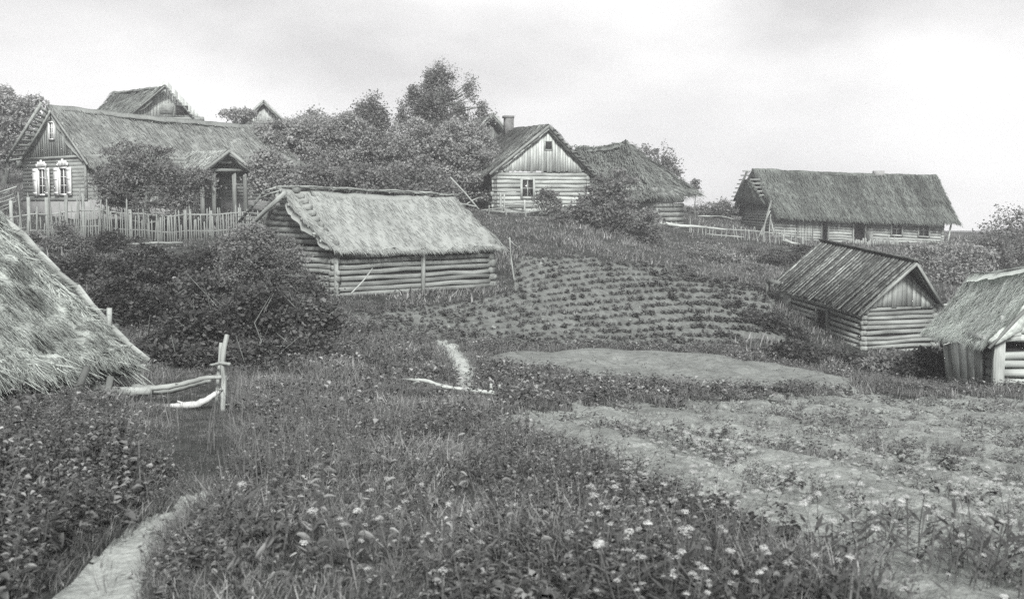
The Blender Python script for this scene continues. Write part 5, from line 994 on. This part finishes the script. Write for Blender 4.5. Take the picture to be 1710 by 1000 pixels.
for i, (px_t, py_t, hh, kind) in enumerate([(455, 965, .42, 0), (520, 955, .5, 1), (590, 960, .48, 1), (560, 985, .34, 0), (640, 940, .4, 1), (700, 985, .3, 0), (400, 975, .3, 0), (760, 960, .33, 1), (480, 900, .36, 1), (830, 985, .34, 0), (900, 950, .36, 1), (670, 880, .36, 1), (980, 985, .3, 0),
    (60, 800, .5, 0), (120, 770, .45, 0), (20, 860, .42, 1), (180, 790, .4, 0), (90, 880, .36, 0), (250, 760, .4, 1), (30, 740, .5, 0), (1070, 900, .35, 1), (1160, 960, .36, 0), (620, 800, .4, 1), (760, 830, .42, 1), (840, 860, .4, 0), (540, 820, .36, 1), (1240, 990, .3, 1)]):
    g_ = onground(px_t, py_t, 3.0, 30); e = bpy.data.objects.new('tall_weed', None); e.empty_display_size = .1; col.objects.link(e); e.location = g_; e.rotation_euler = (rt.normal() * .08, rt.normal() * .08, rt.uniform(0, 6.28))
    tag(e, TWL[i], 'plant', 'tall weeds of the foreground'); WL[e.name] = V(0, 0, 0); e.scale = (hh / .4,) * 3
    if i < 6:
        kd = kind; v_, q_, a_ = round_leafy(24, .40, .03, .075, rt, .45, .26) if kd == 0 else round_leafy(40, .44, .02, .06, rt, .15, .12)
        mb = MB(); mb.add(v_[:4], q=q_[:1], a=a_[:4]); st_ = mb.build('stem', 'weed', e); mb = MB(); mb.add(v_[4:], q=q_[1:] - 4, a=a_[4:]); lf_ = mb.build('leaves', 'pale_weed' if kd else 'soft_weed', e); tw.append((kd, st_, lf_))
    else:
        c_ = [t_ for t_ in tw if t_[0] == kind]; c_ = c_[i % len(c_)]
        for o in c_[1:]: n_o = o.copy(); col.objects.link(n_o); n_o.parent = e
# potato rows
pmb = MB(); PT = [leafy_plant(34, .11, .06, .10, rt, .2) for _ in range(5)]
r = np.random.default_rng(507); xs = []; ys = []
for c0 in range(4, 66):
    xx = np.arange(-10, 22, .12); xx = xx + r.normal(size=len(xx)) * .06; yy = (c0 + .25) * .92 + 1.2 * xx - .035 * xx * xx + r.normal(size=len(xx)) * .07; xs.append(xx); ys.append(yy)
x = np.concatenate(xs); y = np.concatenate(ys); z = ground_z(x, y); px, py = proj(x, y, z); reg = regions(x, y, z)
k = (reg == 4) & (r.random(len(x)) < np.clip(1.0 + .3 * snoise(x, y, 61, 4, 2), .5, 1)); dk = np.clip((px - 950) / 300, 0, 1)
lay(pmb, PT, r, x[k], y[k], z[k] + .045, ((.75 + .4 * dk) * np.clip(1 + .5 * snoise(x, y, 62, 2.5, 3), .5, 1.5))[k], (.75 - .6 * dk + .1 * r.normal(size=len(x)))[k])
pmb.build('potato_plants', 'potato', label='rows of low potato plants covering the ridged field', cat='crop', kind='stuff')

# white flower heads: the largest in view stand alone, the far ones are one mass
ft = [umbel(.30 * rt.uniform(.6, 1.2), rt.uniform(.010, .025), 40, rt) for _ in range(5)]
r, x, y, z, px, py, reg = scatter(20000, 4.0, 13, 508, 1.0, .5, .6)
zone = inpoly(px, py, [(1020, 780), (1250, 790), (1500, 820), (1760, 880), (1760, 1150), (950, 1150), (1000, 900)]) | (inpoly(px, py, [(400, 900), (650, 880), (900, 960), (900, 1100), (380, 1100)]) & (r.random(len(x)) < .25))
k = np.nonzero(zone & (r.random(len(x)) < np.clip(.25 + .55 * snoise(x, y, 71, 1.3, 3), 0, .8)))[0]; k = k[np.argsort(y[k])]
solo = k[:210]; rest = k[210:3200]
protos = []
for i, (sv, hv_) in enumerate(ft):
    p = None; protos.append((sv, hv_))
meshes = []
for n_, i in enumerate(solo):
    v_ = n_ % 5; s = r.uniform(.7, 1.1); e = bpy.data.objects.new('umbel_flower', None); e.empty_display_size = .1; col.objects.link(e); e.location = (x[i], y[i], z[i]); e.rotation_euler = (r.normal() * .1, r.normal() * .1, r.uniform(0, 6.28)); e.scale = (s, s, s)
    tag(e, 'white umbel flower on a thin stem among the near weeds', 'flower', 'white umbel flowers of the foreground'); WL[e.name] = V(0, 0, 0)
    if n_ < 5:
        mb = MB(); mb.add(protos[v_][0][0], q=protos[v_][0][1], a=protos[v_][0][2]); a_ = mb.build('stem', 'weed', e); mb = MB(); mb.add(protos[v_][1][0], q=protos[v_][1][1], a=protos[v_][1][2]); b_ = mb.build('flower_head', 'white', e); meshes.append((a_, b_))
    else:
        for o in meshes[v_]: c_ = o.copy(); col.objects.link(c_); c_.parent = e
fmb = MB(); smb = MB(); 
for v_ in range(5):
    kk = rest[v_::5]; n = len(kk); rz = r.uniform(0, 6.28, n); pos = np.stack([x, y, z], 1)[kk]; s = r.uniform(.6, 1.0, n); tl = r.normal(size=(n, 2)) * .1
    fmb.inst(*protos[v_][1], pos, rz, s, np.full(n, .7), tl)
r2, x2, y2, z2, px2, py2, reg2 = scatter(900, 11, 24, 509, .6); k2 = (inpoly(px2, py2, [(640, 600), (700, 625), (900, 680), (1000, 720), (760, 760), (620, 700)]) & (r2.random(900) < .8)) | (r2.random(900) < .04); k2 &= (reg2 == 0)
fmb.inst(*protos[0][1], np.stack([x2, y2, z2], 1)[k2], r2.uniform(0, 6.28, k2.sum()), r2.uniform(.8, 1.4, k2.sum()), np.full(k2.sum(), .8), r2.normal(size=(k2.sum(), 2)) * .1)
fmb.build('distant_blossoms', 'white', label='scattered small white blossoms over the garden and slope', cat='flowers', kind='stuff')

# stones and clods on the dug soil
r, x, y, z, px, py, reg = scatter(34000, 4, 44, 510, .8); k = (reg == 5) | (reg == 3) | (reg == 4) & (r.random(len(x)) < .2) | (reg == 1) & (r.random(len(x)) < .25); cm = MB()
cube = np.array([[0,0,-.4],[1,.1,0],[.1,1,.1],[-1,.1,0],[0,-1,.05],[.1,.1,.7]]); cq = np.array([[1,2,5,5]]) 
ct = np.array([[1,2,5],[2,3,5],[3,4,5],[4,1,5],[2,1,0],[3,2,0],[4,3,0],[1,4,0]]); kk = np.nonzero(k)[0]; n = len(kk)
s = np.exp(r.normal(size=n) * .5) * .014 * np.clip(y[kk] / 8, 1, 1.9); jig = cube[None] * (1 + .35 * r.normal(size=(n, 6, 3))) * s[:, None, None]; th = r.uniform(0, 6.28, n); c, s_ = np.cos(th)[:, None], np.sin(th)[:, None]
vv = np.stack([jig[..., 0] * c - jig[..., 1] * s_, jig[..., 0] * s_ + jig[..., 1] * c, jig[..., 2]], -1) + np.stack([x, y, z], 1)[kk][:, None]
cm.add(vv.reshape(-1, 3), t=(ct[None] + (np.arange(n) * 6)[:, None, None]).reshape(-1, 3)); cm.build('clods', 'soil', label='small clods and stones on the dug soil', cat='clods', kind='stuff')

# ------------------------------------------------------------------ air
hz = MB(); hz.box((-520, -60, -40), (1040, 0, 0), (0, 560, 0), (0, 0, 80), .5)
hm = bpy.data.materials.new('haze'); hm.use_nodes = True; n_ = hm.node_tree.nodes; n_.remove(n_['Principled BSDF']); pv = n_.new('ShaderNodeVolumePrincipled')
pv.inputs['Color'].default_value = (.97, .98, 1, 1); pv.inputs['Density'].default_value = .0016; pv.inputs['Anisotropy'].default_value = .2; hm.node_tree.links.new(pv.outputs[0], n_['Material Output'].inputs['Volume'])
HAZE = True
if HAZE: hz.build('haze', hm, label='thin pale air over the village', cat='haze', kind='stuff')
